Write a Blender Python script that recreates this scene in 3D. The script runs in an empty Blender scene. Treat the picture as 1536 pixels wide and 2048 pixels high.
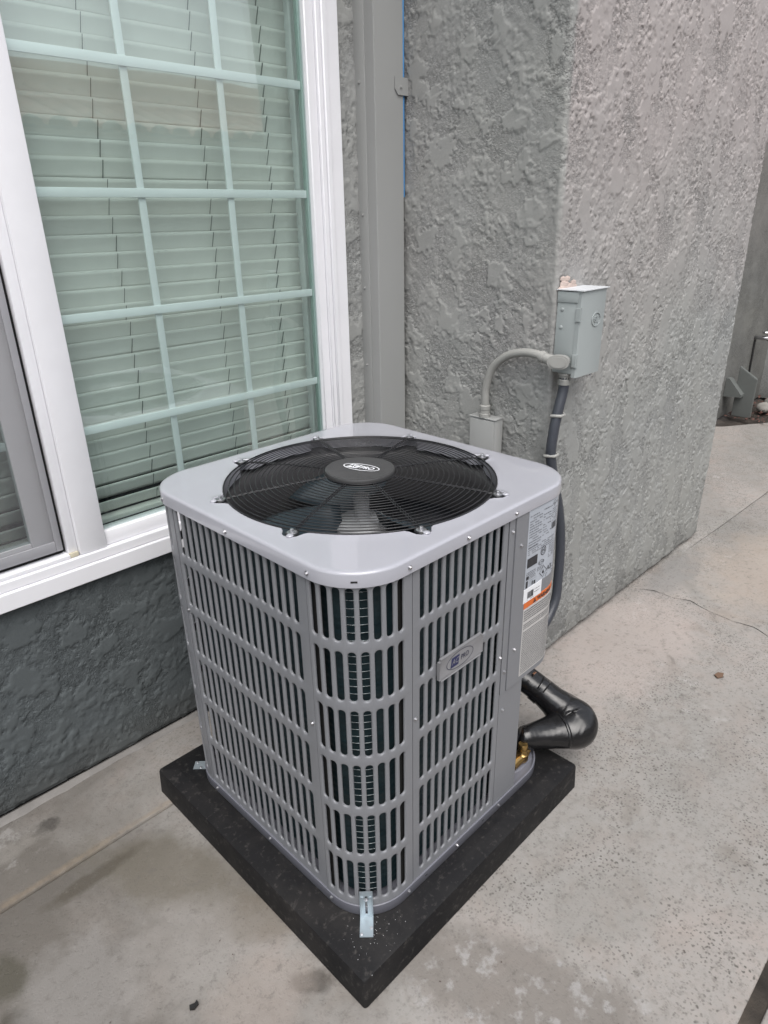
import bpy, bmesh, math, random
import numpy as np
from mathutils import Vector, Matrix
random.seed(7)
SC = bpy.context.scene
COL = SC.collection
rad = math.radians
# ------------------------------------------------------------------ camera
cam_d = bpy.data.cameras.new("camera"); cam = bpy.data.objects.new("camera", cam_d); COL.objects.link(cam)
SC.camera = cam
cam_d.lens = 23.9372
cam.matrix_world = Matrix(((0.7030188,0.2948297,-0.6471785,0),(-0.7109315,0.2677232,-0.6503081,0),(-0.0184655,0.9172784,0.3978182,1.6),(0,0,0,1)))
cam_d.sensor_fit = 'VERTICAL'; cam_d.sensor_height = 36; cam_d.clip_start = .02; cam_d.clip_end = 500
# ------------------------------------------------------------------ light
SUN_EL, SUN_AZ = 60, 216      # degrees; azimuth measured from +Y towards +X
w = bpy.data.worlds.new("World"); SC.world = w; w.use_nodes = True
nt = w.node_tree; nt.nodes.clear()
sky = nt.nodes.new("ShaderNodeTexSky"); sky.sky_type = 'NISHITA'; sky.sun_disc = False
sky.sun_elevation = rad(SUN_EL); sky.sun_rotation = rad(SUN_AZ); sky.dust_density = 3.0; sky.air_density = 1.2
hs = nt.nodes.new("ShaderNodeHueSaturation"); hs.inputs['Saturation'].default_value = .28
bg = nt.nodes.new("ShaderNodeBackground"); bg.inputs['Strength'].default_value = .15
wo = nt.nodes.new("ShaderNodeOutputWorld")
nt.links.new(sky.outputs[0], hs.inputs['Color']); nt.links.new(hs.outputs[0], bg.inputs[0]); nt.links.new(bg.outputs[0], wo.inputs[0])
sd = bpy.data.lights.new("sun", 'SUN'); sd.energy = 1.3; sd.angle = rad(52); sd.color = (1, .965, .93)
sun = bpy.data.objects.new("sun", sd); COL.objects.link(sun)
sv = Vector((math.sin(rad(SUN_AZ))*math.cos(rad(SUN_EL)), math.cos(rad(SUN_AZ))*math.cos(rad(SUN_EL)), math.sin(rad(SUN_EL))))
sun.rotation_euler = sv.to_track_quat('Z', 'Y').to_euler(); sun.location = (3, -2, 6)
vs = SC.view_settings
SC.display_settings.display_device = 'sRGB'
vs.view_transform = 'Standard'; vs.look = 'None'; vs.gamma = 1; vs.exposure = 0.70
vs.use_curve_mapping = False

# ------------------------------------------------------------------ helpers
def tag(o, label=None, cat=None, group=None, kind=None):
    if label: o['label'] = label
    if cat: o['category'] = cat
    if group: o['group'] = group
    if kind: o['kind'] = kind
    return o
def empty(name, label=None, cat=None, loc=(0,0,0), group=None, kind=None):
    o = bpy.data.objects.new(name, None); COL.objects.link(o); o.location = loc; o.empty_display_size = .05
    return tag(o, label, cat, group, kind)
def link(name, me, mat, parent=None, smooth=False, auto=None):
    o = bpy.data.objects.new(name, me); COL.objects.link(o)
    if mat is not None and not me.materials:
        me.materials.append(mat)
    if parent is not None:
        o.parent = parent
        o.matrix_parent_inverse = Matrix.Translation(-parent.location) if parent.parent is None else Matrix()
    if smooth:
        me.shade_smooth()
    if auto is not None:
        bm = bmesh.new(); bm.from_mesh(me)
        for f in bm.faces: f.smooth = True
        for e in bm.edges:
            if len(e.link_faces) == 2 and e.calc_face_angle(0) > rad(auto): e.smooth = False
        bm.to_mesh(me); bm.free()
    return o
def obj(name, bm, mat, parent=None, smooth=False, auto=None):
    me = bpy.data.meshes.new(name); bm.to_mesh(me); bm.free()
    return link(name, me, mat, parent, smooth, auto)
def pymesh(name, V, Fc, mat, parent=None, smooth=False, auto=None):
    me = bpy.data.meshes.new(name); me.from_pydata([tuple(v) for v in V], [], [tuple(f) for f in Fc]); me.update()
    return link(name, me, mat, parent, smooth, auto)
def gridmesh(name, P, mat, parent=None, smooth=True, flip=False, wrap=False):
    """P: array (nu, nv, 3)"""
    nu, nv, _ = P.shape
    me = bpy.data.meshes.new(name)
    me.vertices.add(nu*nv); me.vertices.foreach_set('co', P.reshape(-1).astype(np.float32))
    iu = np.arange(nu if wrap else nu-1)[:, None]; iv = np.arange(nv-1)[None, :]
    iu2 = (iu+1) % nu
    a = iu*nv+iv; b = iu2*nv+iv; c = iu2*nv+iv+1; d = iu*nv+iv+1
    q = np.stack([a, b, c, d] if not flip else [a, d, c, b], -1).reshape(-1, 4)
    me.loops.add(q.size); me.loops.foreach_set('vertex_index', q.reshape(-1).astype(np.int32))
    me.polygons.add(len(q)); me.polygons.foreach_set('loop_start', (np.arange(len(q))*4).astype(np.int32))
    me.polygons.foreach_set('loop_total', np.full(len(q), 4, np.int32))
    me.update(calc_edges=True); me.validate()
    return link(name, me, mat, parent, smooth)
def box(bm, x0, x1, y0, y1, z0, z1, bev=0, seg=2):
    m = Matrix.Translation(((x0+x1)/2, (y0+y1)/2, (z0+z1)/2)) @ Matrix.Diagonal((abs(x1-x0), abs(y1-y0), abs(z1-z0), 1))
    r = bmesh.ops.create_cube(bm, size=1, matrix=m)
    if bev > 0:
        es = list({e for v in r['verts'] for e in v.link_edges})
        bmesh.ops.bevel(bm, geom=es, offset=bev, segments=seg, affect='EDGES', profile=.5)
    return bm
def mkbox(name, b, mat, parent=None, bev=0, seg=2):
    bm = bmesh.new(); box(bm, *b, bev=bev, seg=seg)
    return obj(name, bm, mat, parent, auto=40 if bev else None)
def prism(bm, poly, z0, z1):
    lo = [bm.verts.new((x, y, z0)) for x, y in poly]; hi = [bm.verts.new((x, y, z1)) for x, y in poly]
    n = len(poly)
    bm.faces.new(hi); bm.faces.new(lo[::-1])
    for i in range(n): bm.faces.new((lo[i], lo[(i+1) % n], hi[(i+1) % n], hi[i]))
def catmull(pts, n=8):
    P = [np.array(p, float) for p in pts]; P = [2*P[0]-P[1]]+P+[2*P[-1]-P[-2]]; out = []
    for i in range(1, len(P)-2):
        for k in range(n):
            t = k/n; a, b, c, d = P[i-1:i+3]
            out.append(.5*((2*b)+(-a+c)*t+(2*a-5*b+4*c-d)*t*t+(-a+3*b-3*c+d)*t**3))
    out.append(P[-2]); return out
def sweep(pts, r, ns=12, closed=False, cap=True, bm=None, squash=None):
    """tube through pts; r = number or list"""
    own = bm is None
    if own: bm = bmesh.new()
    pts = [Vector(p) for p in pts]; n = len(pts)
    rr = r if hasattr(r, '__len__') else [r]*n
    t0 = (pts[1]-pts[0]).normalized()
    up = Vector((0,0,1)) if abs(t0.z) < .9 else Vector((1,0,0))
    nrm = (up - t0*up.dot(t0)).normalized(); rings = []
    for i, p in enumerate(pts):
        if closed: t = (pts[(i+1) % n]-pts[i-1]).normalized()
        else: t = (pts[min(i+1, n-1)]-pts[max(i-1, 0)]).normalized()
        nrm = (nrm - t*nrm.dot(t)).normalized(); b = t.cross(nrm)
        ring = []
        for k in range(ns):
            a = 2*math.pi*k/ns; f = 1 if squash is None else squash(i, a)
            ring.append(bm.verts.new(p + (nrm*math.cos(a)+b*math.sin(a))*rr[i]*f))
        rings.append(ring)
    m = n if closed else n-1
    for i in range(m):
        A, B = rings[i], rings[(i+1) % n]
        for k in range(ns): bm.faces.new((A[k], B[k], B[(k+1) % ns], A[(k+1) % ns])).smooth = True
    if cap and not closed:
        bm.faces.new(rings[0]); bm.faces.new(rings[-1][::-1])
    return bm
def lathe(bm, prof, ns=16, M=None):
    """prof: list of (r,z) from bottom to top"""
    M = M or Matrix(); R = []
    for r, z in prof:
        R.append([bm.verts.new(M @ Vector((r*math.cos(2*math.pi*k/ns), r*math.sin(2*math.pi*k/ns), z))) for k in range(ns)])
    for a, b in zip(R, R[1:]):
        for k in range(ns): bm.faces.new((a[k], a[(k+1) % ns], b[(k+1) % ns], b[k]))
    bm.faces.new(R[-1]); bm.faces.new(R[0][::-1])
    return bm
def frame_to(n, loc):
    return Matrix.Translation(loc) @ Vector(n).to_track_quat('Z', 'Y').to_matrix().to_4x4()

# ------------------------------------------------------------------ materials
def rgb(r, g, b):   # sRGB 0-255 -> linear
    f = lambda c: (c/255)/12.92 if c/255 <= .04045 else ((c/255+.055)/1.055)**2.4
    return (f(r), f(g), f(b), 1)
class Mt:
    def __init__(s, name):
        s.m = bpy.data.materials.new(name); s.m.use_nodes = True; s.nt = s.m.node_tree
        s.p = s.nt.nodes['Principled BSDF']; s.tc = s.nt.nodes.new('ShaderNodeTexCoord')
    def n(s, t, **k):
        x = s.nt.nodes.new(t)
        for a, b in k.items():
            if a in x.inputs.keys(): x.inputs[a].default_value = b
            else: setattr(x, a, b)
        return x
    def l(s, a, b): s.nt.links.new(a, b)
    def noise(s, scale, detail=4, rough=.5, dist=0, vec=None, sc3=None):
        x = s.n('ShaderNodeTexNoise'); x.inputs['Scale'].default_value = scale; x.inputs['Detail'].default_value = detail
        x.inputs['Roughness'].default_value = rough; x.inputs['Distortion'].default_value = dist
        v = vec or s.tc.outputs['Object']
        if sc3:
            mp = s.n('ShaderNodeMapping'); mp.inputs['Scale'].default_value = sc3; s.l(v, mp.inputs[0]); v = mp.outputs[0]
        s.l(v, x.inputs['Vector']); return x.outputs['Fac']
    def ramp(s, fac, stops):
        r = s.n('ShaderNodeValToRGB'); e = r.color_ramp.elements
        while len(e) < len(stops): e.new(.5)
        for i, (p, c) in enumerate(stops):
            e[i].position = p; e[i].color = c if hasattr(c, '__len__') else (c, c, c, 1)
        s.l(fac, r.inputs[0]); return r.outputs[0]
    def mix(s, fac, a, b, mode='MIX'):
        x = s.n('ShaderNodeMix', data_type='RGBA', blend_type=mode)
        for i, v in ((0, fac), (6, a), (7, b)):
            if isinstance(v, (int, float)): x.inputs[i].default_value = v
            elif isinstance(v, tuple): x.inputs[i].default_value = v
            else: s.l(v, x.inputs[i])
        return x.outputs[2]
    def math(s, op, a, b=0):
        x = s.n('ShaderNodeMath', operation=op)
        for i, v in ((0, a), (1, b)):
            if isinstance(v, (int, float)): x.inputs[i].default_value = v
            else: s.l(v, x.inputs[i])
        return x.outputs[0]
    def bump(s, h, strength=.5, dist=.001):
        x = s.n('ShaderNodeBump'); x.inputs['Strength'].default_value = strength; x.inputs['Distance'].default_value = dist
        s.l(h, x.inputs['Height'])
        prev = s.p.inputs['Normal'].links
        if prev: s.l(prev[0].from_socket, x.inputs['Normal'])
        s.l(x.outputs[0], s.p.inputs['Normal'])
    def set(s, color=None, rough=None, metal=None, spec=None, coat=None):
        if color is not None:
            if isinstance(color, tuple): s.p.inputs['Base Color'].default_value = color
            else: s.l(color, s.p.inputs['Base Color'])
        if rough is not None:
            if isinstance(rough, (int, float)): s.p.inputs['Roughness'].default_value = rough
            else: s.l(rough, s.p.inputs['Roughness'])
        if metal is not None: s.p.inputs['Metallic'].default_value = metal
        if spec is not None: s.p.inputs['Specular IOR Level'].default_value = spec
        if coat is not None: s.p.inputs['Coat Weight'].default_value = coat; s.p.inputs['Coat Roughness'].default_value = .12
        return s
def simple(name, color, rough=.5, metal=0, spec=None, var=.06, bump=0, bscale=300, coat=None):
    m = Mt(name)
    f = m.noise(9, 5, .6)
    lo = tuple(c*(1-var*2) for c in color[:3])+(1,); hi = tuple(min(1, c*(1+var)) for c in color[:3])+(1,)
    m.set(m.ramp(f, [(.25, lo), (.75, hi)]), None, metal, spec, coat)
    m.set(rough=m.ramp(m.noise(25, 3), [(.3, max(0, rough-.06)), (.7, min(1, rough+.06))]))
    if bump: m.bump(m.noise(bscale, 3, .6), .4, bump)
    return m.m

def stucco_mat(name, base, tint2, dirt=.5, seedoff=0):
    m = Mt(name)
    at = m.n('ShaderNodeAttribute'); at.attribute_name = 'plate'; pl_ = at.outputs['Fac']; gr_ = m.math('SUBTRACT', 1, pl_)
    big = m.noise(2.1, 5, .55, .5, sc3=(1, 1, .8)); med = m.noise(14, 5, .6)
    sep = m.n('ShaderNodeSeparateXYZ'); m.l(m.tc.outputs['Object'], sep.inputs[0])
    alt = tuple(x*k for x, k in zip(base[:3], (1.10, 1.09, 1.06)))+(1,)
    c = m.mix(m.ramp(big, [(.38, 0), (.66, 1)]), base, alt)
    c = m.mix(m.ramp(med, [(.35, 0), (.75, .30)]), c, tuple(x*.72 for x in base[:3])+(1,))
    # dust and dirt low on the wall: real soil splash
    low = m.math('ADD', sep.outputs[2], m.math('MULTIPLY', m.noise(11, 4), .12))
    c = m.mix(m.ramp(low, [(.05, dirt), (.22, 0)]), c, rgb(70, 68, 64))
    # fine pits holding dirt
    pit = m.noise(120, 4, .65)
    c = m.mix(m.ramp(pit, [(.30, .35), (.40, 0)]), c, tuple(x*.5 for x in base[:3])+(1,))
    c = m.mix(m.math('MULTIPLY', pl_, .30), c, alt)  # trowelled islands painted lighter, for their lack of fine shadow
    up = m.math('ADD', sep.outputs[2], m.math('MULTIPLY', m.noise(2.3, 4, .6), .9))
    c = m.mix(m.math('MULTIPLY', m.ramp(m.math('MULTIPLY', sep.outputs[0], .4), [(.757, 0), (.765, 1)]), m.ramp(m.math('MULTIPLY', up, .4), [(.60, 0), (.96, .85)])), c, tint2)
    m.set(c, m.math('SUBTRACT', .88, m.math('MULTIPLY', pl_, .2)), spec=.3)
    nv_ = m.n('ShaderNodeTexNoise'); nv_.inputs['Scale'].default_value = 140; nv_.inputs['Detail'].default_value = 3; m.l(m.tc.outputs['Object'], nv_.inputs['Vector'])
    wv = m.mix(.007, m.tc.outputs['Object'], nv_.outputs['Color'])
    vo = m.n('ShaderNodeTexVoronoi'); vo.feature = 'F1'; vo.inputs['Scale'].default_value = 230; m.l(wv, vo.inputs['Vector'])
    vo2 = m.n('ShaderNodeTexVoronoi'); vo2.feature = 'F1'; vo2.inputs['Scale'].default_value = 105; m.l(wv, vo2.inputs['Vector'])
    gm = m.math('ADD', m.math('MULTIPLY', gr_, m.ramp(m.noise(4.5, 4), [(.38, .18), (.60, 1)])), .06)
    m.bump(m.math('MULTIPLY', gm, m.math('MULTIPLY', vo.outputs['Distance'], -1)), .8, .0024)
    m.bump(m.math('MULTIPLY', gm, m.math('MULTIPLY', m.ramp(vo2.outputs['Distance'], [(.1, 0), (.45, 1)]), -1)), .6, .0020)
    m.bump(m.math('MULTIPLY', gm, m.noise(260, 3, .65)), .8, .0020)
    m.bump(m.noise(420, 3, .6), .4, .0006)
    gc = m.math('MULTIPLY', gm, m.math('MULTIPLY', m.ramp(vo2.outputs['Distance'], [(.44, 0), (.66, 1)]), .42))
    c = m.mix(gc, c, tuple(x*.42 for x in base[:3])+(1,))
    fk = m.math('MULTIPLY', gm, m.math('MULTIPLY', m.ramp(vo.outputs['Distance'], [(.08, 1), (.22, 0)]), .35))
    c = m.mix(fk, c, tuple(min(1, x*1.45) for x in base[:3])+(1,))
    m.set(c)
    return m.m
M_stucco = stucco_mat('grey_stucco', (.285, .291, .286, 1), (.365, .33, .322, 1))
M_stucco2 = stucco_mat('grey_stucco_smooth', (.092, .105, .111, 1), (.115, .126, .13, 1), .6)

def concrete_mat():
    m = Mt('concrete')
    o = m.tc.outputs['Object']
    a = m.noise(1.3, 6, .6, .6); b = m.noise(5.5, 7, .65, .3); f = m.noise(45, 6, .7)
    c = m.mix(m.ramp(a, [(.36, 0), (.64, 1)]), (.215, .203, .187, 1), (.325, .287, .263, 1))
    c = m.mix(m.ramp(b, [(.34, 0), (.52, .55), (.66, 0)]), c, (.29, .285, .272, 1))
    c = m.mix(m.ramp(b, [(.60, 0), (.72, .55)]), c, (.20, .185, .165, 1))
    c = m.mix(m.ramp(f, [(.28, .55), (.48, 0)]), c, (.16, .15, .14, 1))
    # shade on the ground at the left, painted in as darker concrete
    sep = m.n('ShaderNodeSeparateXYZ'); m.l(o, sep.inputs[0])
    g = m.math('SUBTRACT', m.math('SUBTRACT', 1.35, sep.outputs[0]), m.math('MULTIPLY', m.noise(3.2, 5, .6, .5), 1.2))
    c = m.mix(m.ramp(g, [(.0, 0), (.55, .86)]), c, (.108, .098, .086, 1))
    # pale lime blotches
    bl = m.math('MULTIPLY', m.ramp(m.noise(11, 6, .6, .1), [(.57, 0), (.62, .6)]), m.ramp(m.noise(1.6, 2), [(.50, 0), (.6, .45)]))
    c = m.mix(bl, c, (.50, .49, .48, 1))
    # dark aggregate specks, two sizes
    for sc, r0, amt, ms in ((105, .36, .75, 3.2), (62, .25, .85, 4.1)):
        v = m.n('ShaderNodeTexVoronoi'); v.inputs['Scale'].default_value = sc; v.inputs['Randomness'].default_value = 1
        nz = m.n('ShaderNodeTexNoise'); nz.inputs['Scale'].default_value = 60; m.l(o, nz.inputs['Vector'])
        dv = m.mix(.012, o, nz.outputs['Color']); m.l(dv, v.inputs['Vector'])
        spot = m.ramp(v.outputs['Distance'], [(r0*.55, 1), (r0, 0)])
        mask = m.ramp(m.noise(ms, 4, .6), [(.42, .08), (.58, 1)])
        rx = m.ramp(m.math('MULTIPLY', m.math('ADD', sep.outputs[0], m.noise(2.2, 3)), .4), [(.45, .22), (.68, 1)])
        sp = m.math('MULTIPLY', m.math('MULTIPLY', m.math('MULTIPLY', spot, mask), rx), amt)
        c = m.mix(sp, c, (.085, .078, .07, 1))
        m.bump(m.math('MULTIPLY', spot, -1), .35, .001)
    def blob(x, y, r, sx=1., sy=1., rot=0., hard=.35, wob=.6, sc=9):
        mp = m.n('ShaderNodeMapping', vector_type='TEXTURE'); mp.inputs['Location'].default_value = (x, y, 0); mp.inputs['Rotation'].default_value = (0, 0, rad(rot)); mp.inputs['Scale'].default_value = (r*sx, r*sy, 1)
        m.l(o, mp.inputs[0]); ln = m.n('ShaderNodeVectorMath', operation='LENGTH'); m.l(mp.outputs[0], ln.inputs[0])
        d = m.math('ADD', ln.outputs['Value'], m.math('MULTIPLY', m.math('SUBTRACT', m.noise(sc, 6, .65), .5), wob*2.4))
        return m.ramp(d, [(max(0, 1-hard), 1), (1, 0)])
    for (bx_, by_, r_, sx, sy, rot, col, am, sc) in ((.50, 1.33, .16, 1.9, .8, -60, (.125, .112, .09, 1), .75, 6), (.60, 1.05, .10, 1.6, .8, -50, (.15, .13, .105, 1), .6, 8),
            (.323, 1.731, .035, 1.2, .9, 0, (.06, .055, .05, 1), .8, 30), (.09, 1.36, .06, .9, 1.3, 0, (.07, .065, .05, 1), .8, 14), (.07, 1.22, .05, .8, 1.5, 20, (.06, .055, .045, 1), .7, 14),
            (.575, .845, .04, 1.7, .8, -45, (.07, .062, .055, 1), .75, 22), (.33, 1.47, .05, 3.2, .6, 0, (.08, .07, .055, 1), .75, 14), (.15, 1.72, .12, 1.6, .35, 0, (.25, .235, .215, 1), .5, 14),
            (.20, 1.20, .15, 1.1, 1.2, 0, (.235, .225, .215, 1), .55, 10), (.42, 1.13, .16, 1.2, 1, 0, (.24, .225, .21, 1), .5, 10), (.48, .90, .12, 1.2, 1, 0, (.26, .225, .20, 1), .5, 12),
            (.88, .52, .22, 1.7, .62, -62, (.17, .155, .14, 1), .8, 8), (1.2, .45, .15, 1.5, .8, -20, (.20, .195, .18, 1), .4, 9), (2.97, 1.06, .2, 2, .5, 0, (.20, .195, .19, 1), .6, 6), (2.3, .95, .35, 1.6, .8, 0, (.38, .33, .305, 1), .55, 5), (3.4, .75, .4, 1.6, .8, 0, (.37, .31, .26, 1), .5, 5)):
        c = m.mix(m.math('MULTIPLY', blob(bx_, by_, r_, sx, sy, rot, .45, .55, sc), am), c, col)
    chalk = m.math('MULTIPLY', blob(.89, .48, .20, 1.6, .6, -62, .3, .5, 9), m.ramp(m.noise(20, 6, .6, 0), [(.54, 0), (.62, .38)]))
    c = m.mix(chalk, c, (.42, .42, .42, 1))
    # worn tan lip along the joint of the strip by the house
    yy_ = m.math('ADD', m.math('ABSOLUTE', m.math('SUBTRACT', sep.outputs[1], 1.556)), m.math('MULTIPLY', m.noise(16, 5, .7), .030))
    tan = m.math('MULTIPLY', m.ramp(yy_, [(.016, .62), (.030, 0)]), m.ramp(m.math('MULTIPLY', sep.outputs[0], .4), [(.0, .85), (.28, .55), (.5, 0)]))
    c = m.mix(tan, c, m.mix(m.ramp(m.noise(30, 5, .7), [(.4, 0), (.6, 1)]), (.16, .125, .09, 1), (.25, .195, .135, 1)))
    c = m.mix(m.ramp(m.noise(30, 8, .8, .1), [(.30, .85), (.46, 0), (.58, 0), (.74, .22)]), c, m.mix(m.ramp(m.noise(30, 8, .8, .1), [(.49, 0), (.51, 1)]), (.12, .11, .10, 1), (.40, .385, .37, 1)))
    # irregular stains
    st = m.ramp(m.noise(3.7, 6, .62, .9), [(.66, 0), (.74, .5)])
    c = m.mix(st, c, (.12, .105, .09, 1))
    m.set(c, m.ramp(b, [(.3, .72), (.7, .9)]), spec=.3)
    m.bump(m.noise(260, 4, .7), .45, .0012); m.bump(m.noise(28, 5, .6), .35, .002)
    return m.m
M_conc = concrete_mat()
M_curb = simple('pale_cement', (.21, .20, .19, 1), .9, var=.15, bump=.002, bscale=90)
M_soil = simple('dark_soil', (.05, .04, .033, 1), .95, var=.3, bump=.02, bscale=60)
M_dark = simple('dark_void', (.012, .012, .012, 1), .9)

def paint(name, col, rough, coat, spec=.5, flake=True, dirt=.0):
    m = Mt(name)
    v = m.noise(3, 4, .5); c = m.mix(m.ramp(v, [(.3, 0), (.7, .35)]), col, tuple(x*.88 for x in col[:3])+(1,))
    if flake:
        c = m.mix(m.ramp(m.noise(900, 2), [(.42, .12), (.58, 0)]), c, tuple(x*.7 for x in col[:3])+(1,))
    m.set(c, m.ramp(m.noise(14, 4, .6), [(.3, rough-.04), (.75, rough+.07)]), spec=spec, coat=coat)
    m.bump(m.noise(420, 2), .12, .0003)
    m.bump(m.noise(5, 3), .10, .002)
    return m.m
M_ac = paint('skylit_warm_grey_coat', (.375, .378, .418, 1), .32, 1.0)  # cabinet paint lightened for the cap: sky brightness put into the colour
M_ac.node_tree.nodes['Principled BSDF'].inputs['Coat Roughness'].default_value = .035
M_acp = paint('warm_grey_panel', (.20, .206, .222, 1), .42, .15)
M_pan = paint('base_pan_grey', (.15, .153, .18, 1), .4, .1)
M_vinyl = simple('white_vinyl', (.80, .80, .83, 1), .35, var=.02)
M_munt = simple('white_muntin', (.74, .77, .77, 1), .4, var=.02)
M_seal = simple('clear_green_glass_edge', (.30, .40, .37, 1), .4, var=.02)
M_blind = simple('cream_blind', (.70, .685, .655, 1), .5, var=.04)
M_cord = simple('grey_ladder_cord', (.16, .17, .16, 1), .8)
M_scr = simple('screen_frame_grey', (.33, .33, .35, 1), .5, var=.03)
M_cover = paint('grey_sheet_metal', (.315, .32, .315, 1), .45, .0, flake=False)
M_box = paint('light_grey_enamel', (.33, .36, .36, 1), .42, .05, flake=False)
M_cond = simple('painted_grey_conduit', (.30, .30, .285, 1), .5, var=.05)
M_whip = simple('dark_grey_whip', (.045, .05, .062, 1), .42, var=.04)
M_blue = simple('blue_tape', (.09, .30, .62, 1), .5)
M_blk = simple('black_wire_coating', (.012, .012, .014, 1), .32, var=.1)
M_hub = simple('black_plastic_hub', (.045, .045, .046, 1), .45, bump=.0004, bscale=500)
M_shroud = simple('dark_shroud', (.055, .054, .056, 1), .35)
M_blade = simple('fan_blade', (.022, .034, .042, 1), .35)
M_bladel = simple('motor_case', (.35, .36, .37, 1), .4, .3)
M_zinc = simple('zinc_screw', (.55, .55, .57, 1), .33, 1.0)
M_galv = simple('galvanised_steel', (.42, .48, .52, 1), .42, .7, var=.1)
M_brass = simple('brass', (.50, .33, .13, 1), .32, 1.0, var=.15)
M_copper = simple('copper', (.62, .32, .20, 1), .35, 1.0)
M_white = simple('white_print', (.78, .79, .82, 1), .5, var=.02)
M_labelg = simple('silver_label', (.42, .45, .50, 1), .4, var=.04)
M_label2 = simple('grey_label', (.50, .49, .48, 1), .45, var=.04)
M_ink = simple('black_ink', (.03, .03, .035, 1), .6)
M_inkg = simple('grey_ink', (.10, .10, .11, 1), .6)
M_orange = simple('orange_print', (.66, .15, .03, 1), .5, var=.04)
M_navy = simple('navy_ink', (.014, .016, .045, 1), .45)
M_badge = simple('brushed_badge', (.24, .24, .25, 1), .42, .2)
M_pink = simple('bare_mortar', (.58, .47, .42, 1), .95, var=.2, bump=.004, bscale=120)
M_foam = Mt('black_rubber_insulation')
M_foam.set(M_foam.ramp(M_foam.noise(12), [(.3, (.006, .006, .0065, 1)), (.7, (.010, .010, .011, 1))]), .24, spec=.55)
M_foam.bump(M_foam.noise(9, 3, .5, .4), .5, .02); M_foam = M_foam.m
def pad_mat():
    m = Mt('black_plastic_pad')
    c = m.mix(m.ramp(m.noise(8, 6, .65, .4), [(.42, 0), (.75, .55)]), (.009, .009, .010, 1), (.028, .026, .025, 1))
    c = m.mix(m.ramp(m.noise(60, 5, .7), [(.56, 0), (.72, .45)]), c, (.10, .092, .085, 1))
    c = m.mix(m.ramp(m.noise(5, 8, .75, 1.5), [(.60, 0), (.66, .35), (.70, 0)]), c, (.09, .083, .078, 1))
    m.set(c, m.ramp(m.noise(7, 4), [(.3, .5), (.7, .7)]), spec=.22)
    m.bump(m.noise(130, 4), .3, .0012); m.bump(m.noise(7, 3), .3, .006); return m.m
M_pad = pad_mat()
def coil_mat():
    m = Mt('teal_coil_fins')
    w_ = m.n('ShaderNodeTexWave', wave_type='BANDS', bands_direction='Z'); w_.inputs['Scale'].default_value = 16; w_.inputs['Distortion'].default_value = .6
    w_.inputs['Detail'].default_value = 2; m.l(m.tc.outputs['Object'], w_.inputs['Vector'])
    c = m.mix(m.ramp(m.noise(22, 4), [(.3, 0), (.7, 1)]), (.009, .023, .029, 1), (.019, .040, .048, 1))
    c = m.mix(m.math('MULTIPLY', w_.outputs['Fac'], .25), c, (.022, .04, .046, 1))
    m.set(c, .42, metal=.3)
    return m.m
M_coil = coil_mat()
M_tube = simple('coil_tube', (.25, .28, .29, 1), .3, .8)
def glass_mat(name, tint, refl=1.0):
    m = bpy.data.materials.new(name); m.use_nodes = True; nt = m.node_tree; nt.nodes.clear()
    t = nt.nodes.new('ShaderNodeBsdfTransparent'); t.inputs[0].default_value = tint
    g = nt.nodes.new('ShaderNodeBsdfGlossy'); g.inputs['Roughness'].default_value = .012
    fr = nt.nodes.new('ShaderNodeFresnel'); ge = nt.nodes.new('ShaderNodeNewGeometry'); mr = nt.nodes.new('ShaderNodeMapRange'); mr.inputs['To Min'].default_value = 1.52; mr.inputs['To Max'].default_value = 1/1.52
    nt.links.new(ge.outputs['Backfacing'], mr.inputs['Value']); nt.links.new(mr.outputs[0], fr.inputs[0])
    mu = nt.nodes.new('ShaderNodeMath'); mu.operation = 'MULTIPLY'; mu.inputs[1].default_value = refl; mu.use_clamp = True
    ns = nt.nodes.new('ShaderNodeTexNoise'); ns.inputs['Scale'].default_value = 2.2; tc = nt.nodes.new('ShaderNodeTexCoord')
    bp = nt.nodes.new('ShaderNodeBump'); bp.inputs['Strength'].default_value = .25; bp.inputs['Distance'].default_value = .004
    mx = nt.nodes.new('ShaderNodeMixShader'); out = nt.nodes.new('ShaderNodeOutputMaterial')
    L = nt.links.new
    L(tc.outputs['Object'], ns.inputs['Vector']); L(ns.outputs['Fac'], bp.inputs['Height']); L(bp.outputs[0], g.inputs['Normal'])
    L(fr.outputs[0], mu.inputs[0]); L(mu.outputs[0], mx.inputs[0]); L(t.outputs[0], mx.inputs[1]); L(g.outputs[0], mx.inputs[2]); L(mx.outputs[0], out.inputs[0])
    return m
M_glass = glass_mat('tinted_glass', (.885, .975, .955, 1), 3.2)
M_glass2 = glass_mat('inner_glass', (.955, .975, .965, 1), 1.4)
def screen_mat():
    m = bpy.data.materials.new('insect_screen'); m.use_nodes = True; nt = m.node_tree
    p = nt.nodes['Principled BSDF']; p.inputs['Base Color'].default_value = (.12, .12, .125, 1); p.inputs['Roughness'].default_value = .7
    t = nt.nodes.new('ShaderNodeBsdfTransparent'); mx = nt.nodes.new('ShaderNodeMixShader'); mx.inputs[0].default_value = .42
    nt.links.new(t.outputs[0], mx.inputs[1]); nt.links.new(p.outputs[0], mx.inputs[2]); nt.links.new(mx.outputs[0], nt.nodes['Material Output'].inputs[0])
    return m
M_screen = screen_mat()
M_tile = simple('roof_tile', (.28, .15, .10, 1), .8, var=.2, bump=.003, bscale=60)
M_nwall = simple('neighbour_stucco', (.60, .56, .52, 1), .9, var=.08, bump=.003, bscale=90)
M_wood = simple('added_eave_brown', (.35, .33, .31, 1), .6)

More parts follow.
